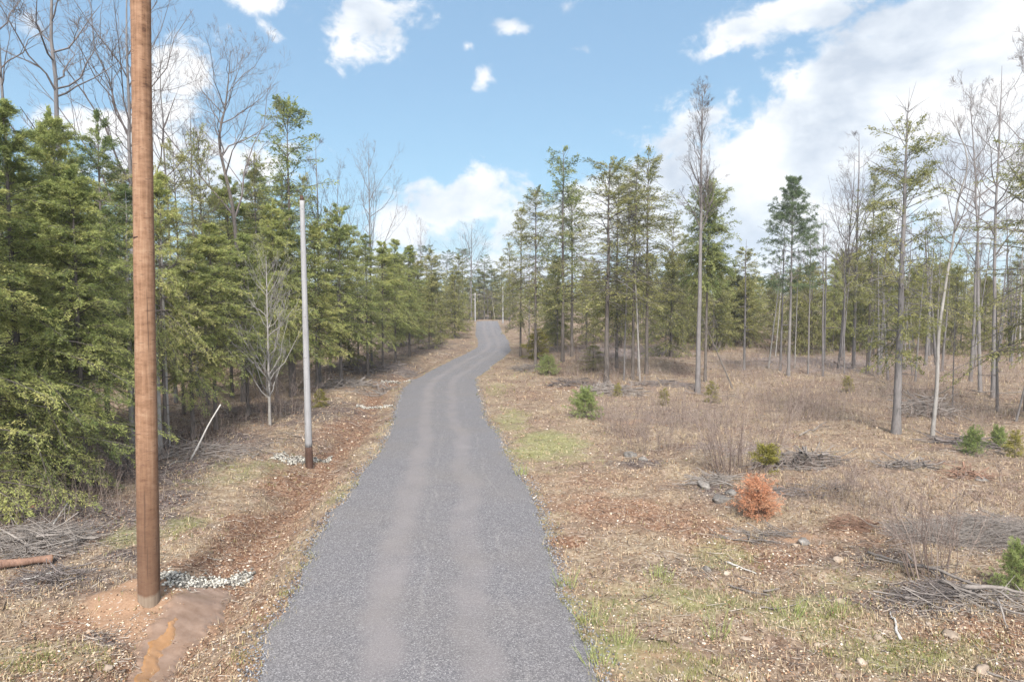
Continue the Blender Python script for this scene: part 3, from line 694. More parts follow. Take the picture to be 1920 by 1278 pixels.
at('far', 1165, 652, 505, 'olive low hemlock behind the grey clump', 1.2, RG, 1)
at('spread', 992, 648, 480, 'brownish bare shrub tree beside the far pale-green pole', 1.3, RG, 0)
at('sparse', 1258, 668, 412, 'loose hemlock between the group and the columnar bare tree', 1.2, None, 3)
at('sparse', 1280, 660, 440, 'small loose hemlock left of the columnar bare tree', 1.2, None, 0)
at('column', 1308, 735, 158, 'very tall bare tree with a narrow columnar top', 1.0, None, 0, .6)
BOXY = hemlock(225, 10.3, 1.25, .55, 190, 12, 17, .11, .036, patch=.14, leaf=M_DARKN, shape=.14, spread=.5, topw=.4, up=60, dead=20, r0=.08)
at(None, 1322, 715, 366, 'hemlock with a boxy dark crown in front of the columnar tree', 1.0, None, proto=BOXY, name='hemlock_tree', rz=1.9)
LEAN = bare(215, 6.5, .35, 10, .12, (50, 90), (3,), r0=.06, bark=M_BARKD)
at(None, 1374, 728, 560, 'dead trunk leaning over against the boxy hemlock', 1, None, proto=LEAN, name='dead_tree', rz=0, tilt=(0, -24))
at('far', 1394, 648, 470, 'rounded full hemlock with a pointed top in the clearing gap', 1.5, None, 1, .4)
at('far', 1372, 640, 500, 'bushy hemlock left of the rounded full hemlock', 1.3, None, 0)
PLUME = hemlock(226, 12, 2.7, .46, 100, 11, 28, .17, .02, patch=.2, leaf=M_PINE, shape=.85, tuft=True, up=48, low=8, droop=-.04, bark=M_BARKG, topw=.3, dead=10, spread=.25)
at(None, 1478, 705, 338, 'pine with a dense plume crown on a bare trunk', 1.0, None, proto=PLUME, name='pine_tree', rz=2.2)
MID = 'slim trees standing in the right-hand clearing'
for (kd, x, y, t_, wd, lb, tl) in [
        ('pale', 1441, 690, 455, 1.1, 'pale curved birch left of the plume-crowned pine', (0, 5)), ('slim', 1515, 700, 430, 1.1, 'thin dark stem right of the plume-crowned pine', (0, 0)),
        ('vase', 1572, 690, 295, .9, 'bare tree forking into a wide V', (0, -3)), ('slim', 1543, 705, 400, 1.2, 'bare stem between the plume-crowned pine and the V', (0, 2)),
        ('slim', 1600, 690, 250, 1.3, 'tall feathery bare tree right of the V-forked one', (0, 0)), ('sparse', 1626, 700, 330, 1.0, 'half-bare hemlock left of the tall bare-topped hemlock', (0, 0)),
        ('snag', 1650, 700, 420, 1.2, 'grey dead stem just left of the bare-topped hemlock', (0, 2)), ('slim', 1716, 715, 420, 1.2, 'dark stem right behind the bare-topped hemlock', (0, 3)),
        ('spread', 1862, 745, 118, 1.0, 'tall bare tree with an open crown near the right edge', (0, -2)), ('spread', 1838, 735, 150, .95, 'bare tree with close upright limbs near the right edge', (0, -4)),
        ('spread', 1925, 770, 95, 1.1, 'bare tree with crooked limbs cut by the right edge', (0, -3)), ('slim', 1820, 715, 335, 1.6, 'small bare tree with curved limbs under the taller crowns', (0, 0)),
        ('slim', 1786, 760, 520, 1.0, 'short thin stem right of the pale wavy tree', (0, -3)), ('slim', 1905, 790, 480, 1.2, 'leaning thin stem under the hemlock boughs at the right edge', (0, -9)),
        ('snag', 1870, 770, 540, 1.2, 'dead grey stem leaning near the right edge', (0, 12)), ('pale', 1490, 690, 470, 1.0, 'pale stem right against the plume-crowned pine', (0, 0)),
        ('slim', 1583, 700, 420, 1.0, 'reddish thin stem under the V-forked tree', (0, 2)), ('snag', 1665, 712, 500, 1.1, 'short dead stem at the foot of the half-bare hemlock', (0, -5))]:
    at(kd, x, y, t_, lb, wd, MID, tilt=tl)
big = hemlock(220, 12.4, 2.1, .24, 150, 10, 17, .10, .03, patch=.30, top_bare=.15, leaf=M_HEMO, shape=.38, spread=.45, dead=26, up=58, low=-4, droop=.12, r0=.145, bark=M_BARKG, topw=.25)
at(None, 1680, 812, 190, 'tall hemlock with a bare dead top on a thick grey trunk', 1, None, proto=big, name='hemlock_tree', rz=2.0)
WAVY = [(0, 0, 0), (.1, 0, 2), (.05, 0, 4), (.25, 0, 6), (.5, 0, 8), (.55, 0, 9.3), (.95, 0, 10.3), (.85, 0, 11), (.35, 0, 11.8), (.2, 0, 12.6)]
wavy = bare(221, 12.6, .5, 9, .16, (25, 55), (5, 4, 2), r0=.075, trunk=WAVY, bark=M_BARKP)
at(None, 1748, 818, 200, 'slim pale tree with a wavy crooked top', 1, MID, proto=wavy, name='bare_tree', rz=0)
redge = hemlock(222, 11, 4.0, .22, 120, 13, 18, .11, .033, patch=.22, leaf=M_HEMO, shape=.4, dead=20, r0=.15, low=-10, spread=.3)
at(None, 1972, 790, 235, 'hemlock whose drooping boughs reach in from the right edge', 1, None, proto=redge, name='hemlock_tree', rz=1.0)
# hemlock rows behind the clearing
r = np.random.default_rng(77)
RB = 'hemlocks of the dense row behind the clearing'
xs_ = np.sort(np.concatenate([r.uniform(1215, 2350, 86)]))
for x in xs_:
    y = r.uniform(612, 668); t_ = r.uniform(476, 535) - (35 if r.uniform() < .12 else 0)
    kd = 'bushy' if r.uniform() < .6 else ('far' if r.uniform() < .8 else 'mid')
    at(kd, x, y, t_ + (18 if kd == 'bushy' else 0), 'olive hemlock in the dense row behind the right-hand clearing', r.uniform(.8, 1.1), RB)
for x in r.uniform(1380, 2300, 52):
    at('slim' if r.uniform() < .55 else 'snag', x, r.uniform(640, 705), r.uniform(400, 540), 'thin bare stem among the olive hemlocks behind the clearing', r.uniform(.8, 1.2), 'bare stems among the rear hemlocks', tilt=(r.normal() * 3, r.normal() * 4))
for x in r.uniform(1420, 2000, 16):
    at('slim' if r.uniform() < .6 else 'pale', x, r.uniform(628, 680), r.uniform(330, 470), 'tall thin bare tree rising behind the clearing', r.uniform(.9, 1.3), 'tall bare trees behind the clearing', tilt=(r.normal() * 2, r.normal() * 3))
for x in r.uniform(1000, 1300, 26):
    at('slim' if r.uniform() < .5 else 'far', x, r.uniform(628, 655), r.uniform(470, 560), 'tree in the hazy row behind the hemlock group', r.uniform(.9, 1.3), 'trees behind the hemlock group')
for x in r.uniform(620, 862, 24):
    at('far' if r.uniform() < .8 else 'slim', x, r.uniform(606, 640), r.uniform(470, 545), 'tree in the far stand left of the driveway end', r.uniform(1.0, 1.4), 'trees of the far left stand')
for x in r.uniform(-500, 560, 34):
    at(['far', 'mid', 'dark'][int(r.uniform(0, 3))], x, r.uniform(650, 745), r.uniform(300, 430), 'hemlock in the rearmost rank of the dense left stand', r.uniform(1.0, 1.3), 'hemlocks at the back of the left stand')
# distant forest, one mass
def distant_forest():
    mb = MB(); r = np.random.default_rng(9)
    n = 620
    X = r.uniform(-260, 330, n); Y = np.where(X > 22, r.uniform(112, 300, n), r.uniform(150, 330, n)); hh = r.uniform(7.5, 11.5, n); k = 170
    t = r.uniform(0, 1, (n, k)); a = r.uniform(0, 6.28, (n, k)); rad = (.3 + 2.3 * (1 - t) ** .7) * np.sqrt(r.uniform(0, 1, (n, k))) * r.uniform(.8, 1.25, (n, 1))
    z = H(X, Y)[:, None] + hh[:, None] * (.04 + .9 * t)
    p = np.stack([X[:, None] + rad * np.cos(a), Y[:, None] + rad * np.sin(a), z], -1).reshape(-1, 3)
    d = nrm(np.stack([np.cos(a), np.sin(a), r.normal(size=(n, k)) * .4], -1).reshape(-1, 3)); sd = perp(d, r)
    leaves(mb, p, d, sd, r.uniform(.6, 1.3, n * k), r.uniform(.3, .6, n * k), np.clip(r.normal(.45, .2, n * k) + np.repeat(r.normal(0, .15, n), k), 0, 1))
    stuff('distant_forest', mb.mesh('distant_forest', M_HEMO))
distant_forest()
#__TREES_END__
# ------------------------------------------------------------------ utility poles
def pole_mats():
    m, t = newmat('brown_pole_wood')
    ob = t.new('ShaderNodeTexCoord').outputs['Object']; z = t.sep(ob)[2]
    gr = t.noise(t.vm('MULTIPLY', ob, (1, 1, .045)), 26, 6, .65); sc = t.noise(t.vm('MULTIPLY', ob, (.35, .35, 1.0)), 9, 4, .7)
    big = t.noise(t.vm('MULTIPLY', ob, (1, 1, .35)), 2.2, 4, .6)
    sc2 = t.noise(t.vm('MULTIPLY', ob, (.5, .5, 1.0)), 17, 3, .6)
    f = t.m('ADD', t.m('MULTIPLY', gr, .38), t.m('ADD', t.m('MULTIPLY', sc, .34), t.m('ADD', t.m('MULTIPLY', sc2, .2), t.m('MULTIPLY', big, .22))))
    c = t.ramp(f, [(.42, (.042, .020, .012)), (.48, (.096, .051, .028)), (.58, (.148, .083, .050)), (.7, (.190, .120, .076))])
    inc = t.m('GREATER_THAN', t.noise(t.vm('MULTIPLY', ob, (1.0, 1.0, 7.0)), 7, 2, .5), .655)      # incised marks of the preservative treatment
    c = t.mix(t.m('MULTIPLY', inc, .6), c, (.036, .017, .012))
    chk = t.mr(t.noise(t.vm('MULTIPLY', ob, (1, 1, .03)), 15, 3, .5), .655, .69)
    c = t.mix(t.m('MULTIPLY', chk, .65), c, (.029, .017, .011))
    low = t.mr(t.m('ADD', z, t.m('MULTIPLY', t.m('SUBTRACT', big, .5), 2.2)), .6, 3.1)
    c = t.mix(low, t.mix(.7, c, (.058, .032, .021)), c)
    grey = t.mr(t.m('ADD', z, t.m('MULTIPLY', t.m('SUBTRACT', big, .5), .25)), .12, .17)
    c = t.mix(grey, t.mix(t.mr(gr, .35, .7), (.105, .076, .056), (.169, .131, .098)), c)
    finish(t, c, .85, f, .7, .012, spec=.2)
    m2, t = newmat('grey_pole_wood')
    ob = t.new('ShaderNodeTexCoord').outputs['Object']; z = t.sep(ob)[2]
    gr = t.noise(t.vm('MULTIPLY', ob, (1, 1, .04)), 30, 5, .6); big = t.noise(ob, 1.5, 4)
    c = t.ramp(t.m('ADD', t.m('MULTIPLY', gr, .7), t.m('MULTIPLY', big, .4)), [(.35, (.130, .125, .127)), (.55, (.184, .180, .183)), (.75, (.221, .215, .218))])
    kn = t.m('GREATER_THAN', t.noise(t.vm('MULTIPLY', ob, (3, 3, 5)), 2.2, 2), .70)
    c = t.mix(t.m('MULTIPLY', kn, .5), c, (.079, .065, .061))
    finish(t, c, .8, gr, .4, .006, spec=.2)
    m3 = bark_mat('stained_butt', (.022, .013, .010), (.065, .038, .029), 8)
    m4 = simple_mat('pole_hardware', [(.3, (.25, .25, .26)), (.7, (.40, .40, .41))], 5, .5, .1, .004, spec=.5)
    return m, m2, m3, m4
M_POLEB, M_POLEW, M_BUTT, M_HARD = pole_mats()
def rod(h, r0, r1, z0=0., n=40, wob=.006, seed=0, sides=28, cap=True):
    r = np.random.default_rng(seed); t = np.linspace(0, 1, n)
    P = np.stack([np.sin(t * 3 + seed) * wob, np.cos(t * 2.3 + seed) * wob, z0 + t * h], -1)
    mb = MB(); tubes(mb, P, r0 + (r1 - r0) * t + (vnoise(t * 14, t * 0, seed) - .5) * .008 * (r0 / .15), sides, .5, cap); return mb
def lean_at(px, py, tpx, tpy):
    """base on the ground and direction of a pole whose top end sits at the given pixel, upright in depth"""
    p = G(float(px), float(py)); d = pix_dir(float(tpx), float(tpy)); k = p[1] / d[1]
    q = np.array([d[0] * k, p[1], HC + d[2] * k]); return p, q
p, q = lean_at(280, 1122, 264, 0)
v = (q - p) / np.linalg.norm(q - p)
o = empty('utility_pole', (p[0], p[1], p[2] + .0)); o.rotation_euler = (0, math.asin(v[0]), 0)
tag(o, 'thick new brown wooden pole rising out of the sandy mound beside the ditch', 'utility pole', 'utility poles along the driveway')
obj('shaft', rod(12.2, .178, .142, -.4, 70, .006, 3).mesh('shaft', M_POLEB, True), o)
nk = MB(); tubes(nk, np.array([[-.10, -.135, 6.18], [-.02, -.158, 6.20]]), np.array([.016, .012]), 6, .1, True)
obj('notch', nk.mesh('notch', M_BUTT, True), o)
p, q = lean_at(580, 876, 566, 376); v = (q - p) / np.linalg.norm(q - p)
o = empty('utility_pole', (p[0], p[1], p[2])); o.rotation_euler = (0, math.asin(v[0]), 0)
hh = float(np.linalg.norm(q - p))
tag(o, 'pale grey pole with a dark stained butt beside the second stone dam', 'utility pole', 'utility poles along the driveway')
obj('shaft', rod(hh - .68, .112, .075, .68, 50, .004, 5, 20).mesh('shaft', M_POLEW, True), o)
obj('stained_base', rod(1.08, .128, .118, -.4, 8, .002, 6, 20).mesh('stained_base', M_BUTT, True), o)
ins = MB(); tubes(ins, np.array([[0, 0, hh - .02], [0, 0, hh + .06], [0, 0, hh + .16]]), np.array([.05, .065, .04]), 10, .5, True)
obj('insulator', ins.mesh('insulator', M_BUTT, True), o)
for (bx, by, tx, ty, lb, mat, arm) in [(943, 606, 944, 540, 'thin pale-green pole at the right end of the driveway', M_POLEW, False), (891, 603, 890, 549, 'far grey pole with a short crossarm behind the driveway end', M_POLEW, True)]:
    p, q = lean_at(bx, by, tx, ty); hh = float(q[2] - p[2])
    o = empty('utility_pole', tuple(p)); tag(o, lb, 'utility pole', 'utility poles along the driveway')
    obj('shaft', rod(hh + .4, .125, .095, -.4, 12, .004, 8, 12).mesh('shaft', mat, True), o)
    if arm:
        a = MB(); tubes(a, np.array([[-.9, 0, hh - .35], [.9, 0, hh - .35]]), np.array([.06, .06]), 4, .5, True); obj('crossarm', a.mesh('crossarm', M_DEADW), o)
    else:
        a = MB(); tubes(a, np.array([[0, 0, hh], [0, 0, hh + .2]]), np.array([.06, .05]), 8, .5, True); obj('insulator', a.mesh('insulator', M_HARD), o)

# ------------------------------------------------------------------ stones
_bm = bmesh.new(); bmesh.ops.create_icosphere(_bm, subdivisions=1, radius=1)
ICO1 = (np.array([v.co[:] for v in _bm.verts]), np.array([[v.index for v in f.verts] for f in _bm.faces])); _bm.free()
_bm = bmesh.new(); bmesh.ops.create_icosphere(_bm, subdivisions=3, radius=1)
ICO3 = (np.array([v.co[:] for v in _bm.verts]), np.array([[v.index for v in f.verts] for f in _bm.faces])); _bm.free()
def stones(mb, C, size, r, flat=.65):
    n = len(C); V, F = ICO1
    sc = size[:, None, None] * (1 + r.normal(size=(n, len(V), 1)) * .17)
    ax = r.uniform(.65, 1.25, (n, 1, 3)); ax[..., 2] *= flat
    v = V[None] * sc * ax; a = r.uniform(0, 6.28, n); c, s = np.cos(a)[:, None], np.sin(a)[:, None]
    v = np.stack([v[..., 0] * c - v[..., 1] * s, v[..., 0] * s + v[..., 1] * c, v[..., 2]], -1) + C[:, None]
    mb.add(v.reshape(-1, 3), (F[None] + (np.arange(n) * len(V))[:, None, None]).reshape(-1, 3), np.repeat(r.uniform(0, 1, n), len(V)))
def rock(px, py, w_, label, mat, flat=.6, sd=0, cat='rock', group='larger stones lying about the cleared ground'):
    r = np.random.default_rng(sd + int(px)); V, F = ICO3; p = G(float(px), float(py))
    n = .32 * (fbm(V[:, 0] * 1.1 + sd * 3 + 10, V[:, 1] * 1.1 + V[:, 2] * 1.7 + 10, sd, 2) - .5) * 2 + .42 * (fbm(V[:, 0] * 3.5 + 20, V[:, 1] * 3.5 + V[:, 2] * 3 + 20, sd + 3, 3) - .5) * 2
    cut = nrm(r.normal(size=(5, 3)))
    v = V * (1 + n)[:, None]
    for c in cut:
        dd = v @ c; v = v - np.maximum(dd - r.uniform(.55, .8), 0)[:, None] * c
    v = v * np.array([1, r.uniform(.65, .95), flat]) * w_ / 2
    mb = MB(); mb.add(v, F, r.uniform(.2, .9))
    o = obj('rock', mb.mesh('rock', mat, mat is M_ROCK)); o.location = (p[0], p[1], p[2] + w_ * flat * .06); o.rotation_euler = (0, 0, r.uniform(0, 6))
    tag(o, label, cat, group)
for i, (x, y, w_, lb, g, f) in enumerate([
        (201, 1252, .17, 'pale rounded stone left of the rusty trickle', 0, .8), (228, 1258, .12, 'flat tan stone beside the rusty trickle', 0, .4), (168, 1184, .14, 'flat cream stone left of the black scorched patch', 0, .35),
        (1614, 1243, .17, 'pale pink stone at the bottom photo edge right of the driveway', 0, .7), (1574, 1268, .14, 'cream stone beside the pink one at the bottom photo edge', 0, .6), (1534, 1211, .13, 'small cream stone left of the silver curved stick', 0, .7),
        (1648, 1196, .15, 'tan stone just below the silver curved stick', 0, .55), (1662, 1184, .14, 'pale stone touching the lower end of the silver curved stick', 0, .5), (1740, 1170, .13, 'tan stone between the silver stick and the long slash pile', 0, .7),
        (1786, 1190, .30, 'broad low tan boulder below the long slash pile', 0, .4), (1398, 1196, .2, 'flat buried cream stone on the green verge', 0, .3), (1568, 1050, .22, 'pale angular rock at the end of the pole-like branches', 0, .6),
        (1575, 1128, .22, 'grey-topped chunk lying below the red heap', 0, .45), (1352, 937, .55, 'dark grey boulder left of the orange dead pine', 1, .5), (1372, 924, .42, 'grey boulder touching the orange dead pine', 1, .5),
        (1319, 910, .5, 'pale lumpy grey rock by the bare shrub', 1, .55), (1510, 1018, .35, 'grey rock below the red heap on the field edge', 1, .5), (1490, 1022, .2, 'white stone beside the grey rock below the red heap', 0, .5),
        (1326, 1068, .22, 'grey stone beside the straight white stick', 1, .6), (1363, 1075, .18, 'whitish stone under the straight white stick', 0, .6), (1183, 855, .55, 'dark weathered lump at the edge of the dry brush', 1, .5),
        (1205, 862, .35, 'pale split lump beside the dark weathered one', 1, .5), (1843, 1256, .25, 'large pale stone in the lower right corner', 0, .55), (1105, 1107, .1, 'small cream stone on the right verge', 0, .7),
        (1280, 1012, .14, 'cream pebble-sized rock on the red soil', 0, .6), (470, 1052, .13, 'tan stone on the ditch bank above the first stone dam', 0, .6), (432, 1050, .12, 'reddish stone in the ditch above the first stone dam', 0, .6),
        (466, 1120, .10, 'cream stone beside the muddy pool', 0, .7), (1840, 900, .35, 'grey stone by the small pines at the right', 1, .5), (1050, 722, .3, 'pale stone on the verge near the green bush', 0, .5)]):
    rock(x, y, w_, lb, M_ROCKG if g else M_ROCK, f, i)
def dam(pts, label, w_, n, size):
    r = np.random.default_rng(n); P = G(*np.array(pts, float).T)
    t = r.uniform(0, 1, n); s = np.linspace(0, 1, len(P)); x = np.interp(t, s, P[:, 0]) + r.normal(size=n) * w_ * .12; y = np.interp(t, s, P[:, 1]) + r.normal(size=n) * w_ * .5
    z = H(x, y) + r.uniform(-.015, .055, n); mb = MB(); stones(mb, np.stack([x, y, z], -1), r.uniform(.6, 1.4, n) * size, r, .8)
    o = obj('stone_check_dam', mb.mesh('stone_check_dam', M_RIP)); tag(o, label, 'stone dam', 'white stone dams across the ditch')
dam([(304, 1078), (335, 1091), (372, 1097), (410, 1093), (440, 1089), (470, 1084)], 'largest white stone dam across the ditch beside the brown pole', .28, 1500, .024)
dam([(515, 858), (545, 864), (580, 866), (620, 861)], 'white stone dam beside the pale grey pole', .3, 800, .028)
dam([(668, 762), (700, 764), (735, 762)], 'thin white stone dam beyond the pale grey pole', .3, 420, .032)
dam([(715, 716), (745, 716), (770, 714)], 'faint white stone dam farthest along the ditch', .3, 260, .035)

# ------------------------------------------------------------------ fallen wood
def stick_pts(a, b, r, n=9, bend=.06, lift=(.03, .03), sag=True):
    P0 = G(*map(float, a)); P1 = G(*map(float, b)); t = np.linspace(0, 1, n)[:, None]; L = np.linalg.norm(P1 - P0)
    P = P0 + (P1 - P0) * t + np.cumsum(r.normal(size=(n, 3)) * bend * L / n, 0) * np.array([1, 1, .3])
    g = H(P[:, 0], P[:, 1]); P[:, 2] = g + np.linspace(lift[0], lift[1], n); return P
def branch_thing(a, b, rad, label, mat, lift=(.03, .03), twigs=5, sd=0, bend=.12, name='fallen_branch', cat='branch', group='sticks and branches lying on the ground'):
    r = np.random.default_rng(sd + int(a[0])); P = stick_pts(a, b, r, 10, bend, lift); mb = MB()
    tubes(mb, P, rad * np.linspace(1, .45, 10), 7, .5, True)
    if twigs:
        L = np.linalg.norm(P[-1] - P[0]); T = nrm(P[-1] - P[0])
        i = r.integers(2, 9, twigs); d = nrm(T + r.normal(size=(twigs, 3)) * .7 + np.array([0, 0, .2])); s = np.linspace(0, 1, 4)
        Q = P[i][:, None] + d[:, None] * (s[None] * L * r.uniform(.12, .3, (twigs, 1)))[..., None]
        Q[..., 2] = np.maximum(Q[..., 2], H(Q[..., 0], Q[..., 1]) + .01)
        tubes(mb, Q, np.maximum(rad * .35 * (1 - .8 * s), .004)[None] * np.ones((twigs, 1)), 4)
    o = obj(name, mb.mesh(name, mat, True)); tag(o, label, cat, group); return o
def log_thing(a, b, rad, label, mat, cutmat, lift=.1, sd=0):
    r = np.random.default_rng(sd); P = stick_pts(a, b, r, 12, .03, (lift, lift * .8)); t = np.linspace(0, 1, 12)
    e = empty('fallen_log', tuple(P[0])); tag(e, label, 'log', 'fallen logs'); P = P - P[0]
    mb = MB(); tubes(mb, P, rad * (1 - .3 * t) * (1 + .45 * (vnoise(t * 7, t * 0, sd) - .5)), 14); obj('bark', mb.mesh('bark', mat, True), e)
    T = nrm(P[-1] - P[-2])
    for q, s, rr in ((P[0], -1, rad), (P[-1], 1, rad * .7)):
        c = MB(); tubes(c, np.stack([q - T * s * .01, q + T * s * .012]), np.array([rr * .97, rr * .93]), 14, .5, True); obj('cut_end', c.mesh('cut_end', cutmat), e)
M_CUT = simple_mat('cut_wood', [(.3, (.270, .128, .060)), (.7, (.390, .225, .128))], 9, .8, .2, .005)
log_thing((-60, 1078), (98, 1056), .115, 'thick reddish log with torn bark at the left photo edge', M_LOGR, M_CUT, .12, 1)
log_thing((60, 962), (118, 926), .12, 'rotting brown log slanting up under the hemlock boughs', M_LOGR, M_CUT, .10, 2)
for i, a in enumerate([
        ((40, 1090), (102, 1080), .014, 'pale straight stick below the red log', M_SILV, (.05, .08), 2), ((108, 1070), (136, 1094), .016, 'short grey stick at the end of the red log', M_DEADW, (.08, .02), 1), ((112, 1108), (140, 1098), .016, 'crooked pale stick on the dark soil left of the pole', M_DEADW, (.05, .1), 2),
        ((100, 990), (135, 960), .02, 'barkless forked stick above the brush pile', M_SILV, (.1, .35), 2), ((1362, 1055), (1420, 1078), .022, 'straight white stick on the right verge', M_SILV, (.03, .03), 0),
        ((1687, 1200), (1672, 1155), .026, 'silver curved stick lying alone on the grass', M_SILV, (.03, .03), 0), ((1364, 1100), (1440, 1118), .020, 'grey twiggy branch below the straight white stick', M_DEADW, (.04, .03), 6),
        ((1430, 1112), (1462, 1108), .022, 'short dark branch at the end of the twiggy one', M_DEADW, (.05, .06), 1), ((1690, 1035), (1800, 1115), .022, 'long thin branch running into the sapling clump', M_DEADW, (.1, .1), 4),
        ((1628, 1040), (1700, 1068), .03, 'split grey branch left of the sapling clump', M_DEADW, (.06, .1), 5), ((1640, 1050), (1688, 1060), .02, 'second split branch under the grey one', M_DEADW, (.04, .06), 2),
        ((1700, 1085), (1900, 1150), .035, 'long grey branch along the top of the slash pile', M_DEADW, (.25, .18), 8), ((1760, 1110), (1915, 1170), .03, 'lower long branch of the slash pile', M_DEADW, (.2, .12), 8),
        ((1800, 1120), (1930, 1140), .045, 'thick weathered limb cut by the right photo edge', M_DEADW, (.2, .25), 4), ((1868, 1150), (1890, 1178), .02, 'short stick poking down from the thick limb', M_DEADW, (.25, .02), 0),
        ((1850, 1262), (1925, 1285), .02, 'dark thin stick in the lower right corner', M_DEADW, (.02, .03), 1), ((1500, 818), (1552, 800), .03, 'pale fallen branch in the dry grass of the clearing', M_DEADW, (.05, .2), 3),
        ((1560, 690), (1680, 730), .03, 'long thin pole lying across the clearing brush', M_DEADW, (.5, .1), 2), ((1700, 755), (1790, 800), .035, 'grey branch propped behind the bare-topped hemlock', M_DEADW, (.6, .1), 4),
        ((1820, 747), (1925, 752), .03, 'thin dark pole lying level near the right edge', M_DEADW, (.4, .5), 1), ((1000, 936), (1007, 931), .03, 'white chip of wood on the right edge of the gravel', M_SILV, (.03, .04), 0),
        ((948, 946), (962, 958), .008, 'thin dark twig lying on the gravel', M_DEADW, (.09, .09), 1), ((1285, 735), (1390, 748), .03, 'dark branch behind the yellow-green bush', M_DEADW, (.1, .1), 4),
        ((1425, 1140), (1520, 1125), .012, 'thin grey twig on the grassy verge', M_DEADW, (.03, .03), 4), ((1450, 870), (1545, 880), .035, 'gnarled grey branch beside the slash behind the orange pine', M_DEADW, (.15, .1), 7)]):
    branch_thing(a[0], a[1], a[2], a[3], a[4], a[5], a[6], i, .3 if 'curved' in a[3] else .1)
def leaning_stem(base, tip, z0, rad, label, mat):
    p = G(*map(float, base)); p[2] += z0; d = pix_dir(*map(float, tip)); k = (p[1] + .35) / d[1]; q = np.array([d[0] * k, d[1] * k, HC + d[2] * k]); t = np.linspace(0, 1, 9)[:, None]
    P = p + (q - p) * t + np.stack([.02 * np.sin(t[:, 0] * 7), 0 * t[:, 0], .015 * np.sin(t[:, 0] * 5)], -1); mb = MB(); tubes(mb, P, rad * np.linspace(1, .6, 9), 7, .5, True)
    r = np.random.default_rng(3); i = r.integers(2, 8, 4); dd = nrm((q - p) + r.normal(size=(4, 3)) * np.linalg.norm(q - p) * .6); s = np.linspace(0, 1, 4)
    tubes(mb, P[i][:, None] + dd[:, None] * (s * .22)[None, :, None], (.006 * (1 - .7 * s))[None] * np.ones((4, 1)), 4)
    tag(obj('dead_sapling', mb.mesh('dead_sapling', mat, True)), label, 'dead sapling')
leaning_stem((355, 862), (413, 757), -.05, .034, 'white dead stem leaning up out of the slash behind the brown pole', M_SILV)
leaning_stem((428, 790), (366, 712), .35, .02, 'thin grey dead stem crossing the top of the white leaning one', M_DEADW)
def brush_pile(px, py, rx, ry, h, n, label, mat, rad=.011, Lr=(.5, 1.8), sd=0, along=None):
    r = np.random.default_rng(sd + int(px)); c = G(float(px), float(py))
    a = r.uniform(0, 6.28, n); q = np.sqrt(r.uniform(0, 1, n)) * .85; x = c[0] + np.cos(a) * q * rx; y = c[1] + np.sin(a) * q * ry
    z = H(x, y) + r.uniform(0, 1, n) * h * (1 - q ** 2)
    b = r.normal(0, .55, n) + along if along is not None else r.uniform(0, 6.28, n)
    L = r.uniform(*Lr, n); d = np.stack([np.cos(b), np.sin(b), r.normal(size=n) * .18], -1); s = np.linspace(-.5, .5, 6)
    P = np.stack([x, y, z], -1)[:, None] + d[:, None] * (L[:, None] * s)[..., None] + perp(d, r)[:, None] * ((s ** 2)[None] * L[:, None] * r.uniform(.0, .9, (n, 1)))[..., None]
    P[..., 2] = np.maximum(P[..., 2], H(P[..., 0], P[..., 1]) + .01)
    mb = MB(); R = rad * r.lognormal(0, .5, n)[:, None] * (1 - .7 * (s + .5)); tubes(mb, P, np.maximum(R, .003), 4, r.uniform(0, 1, n))
    o = obj('brush_pile', mb.mesh('brush_pile', mat)); tag(o, label, 'brush pile', 'heaps of dead branches')
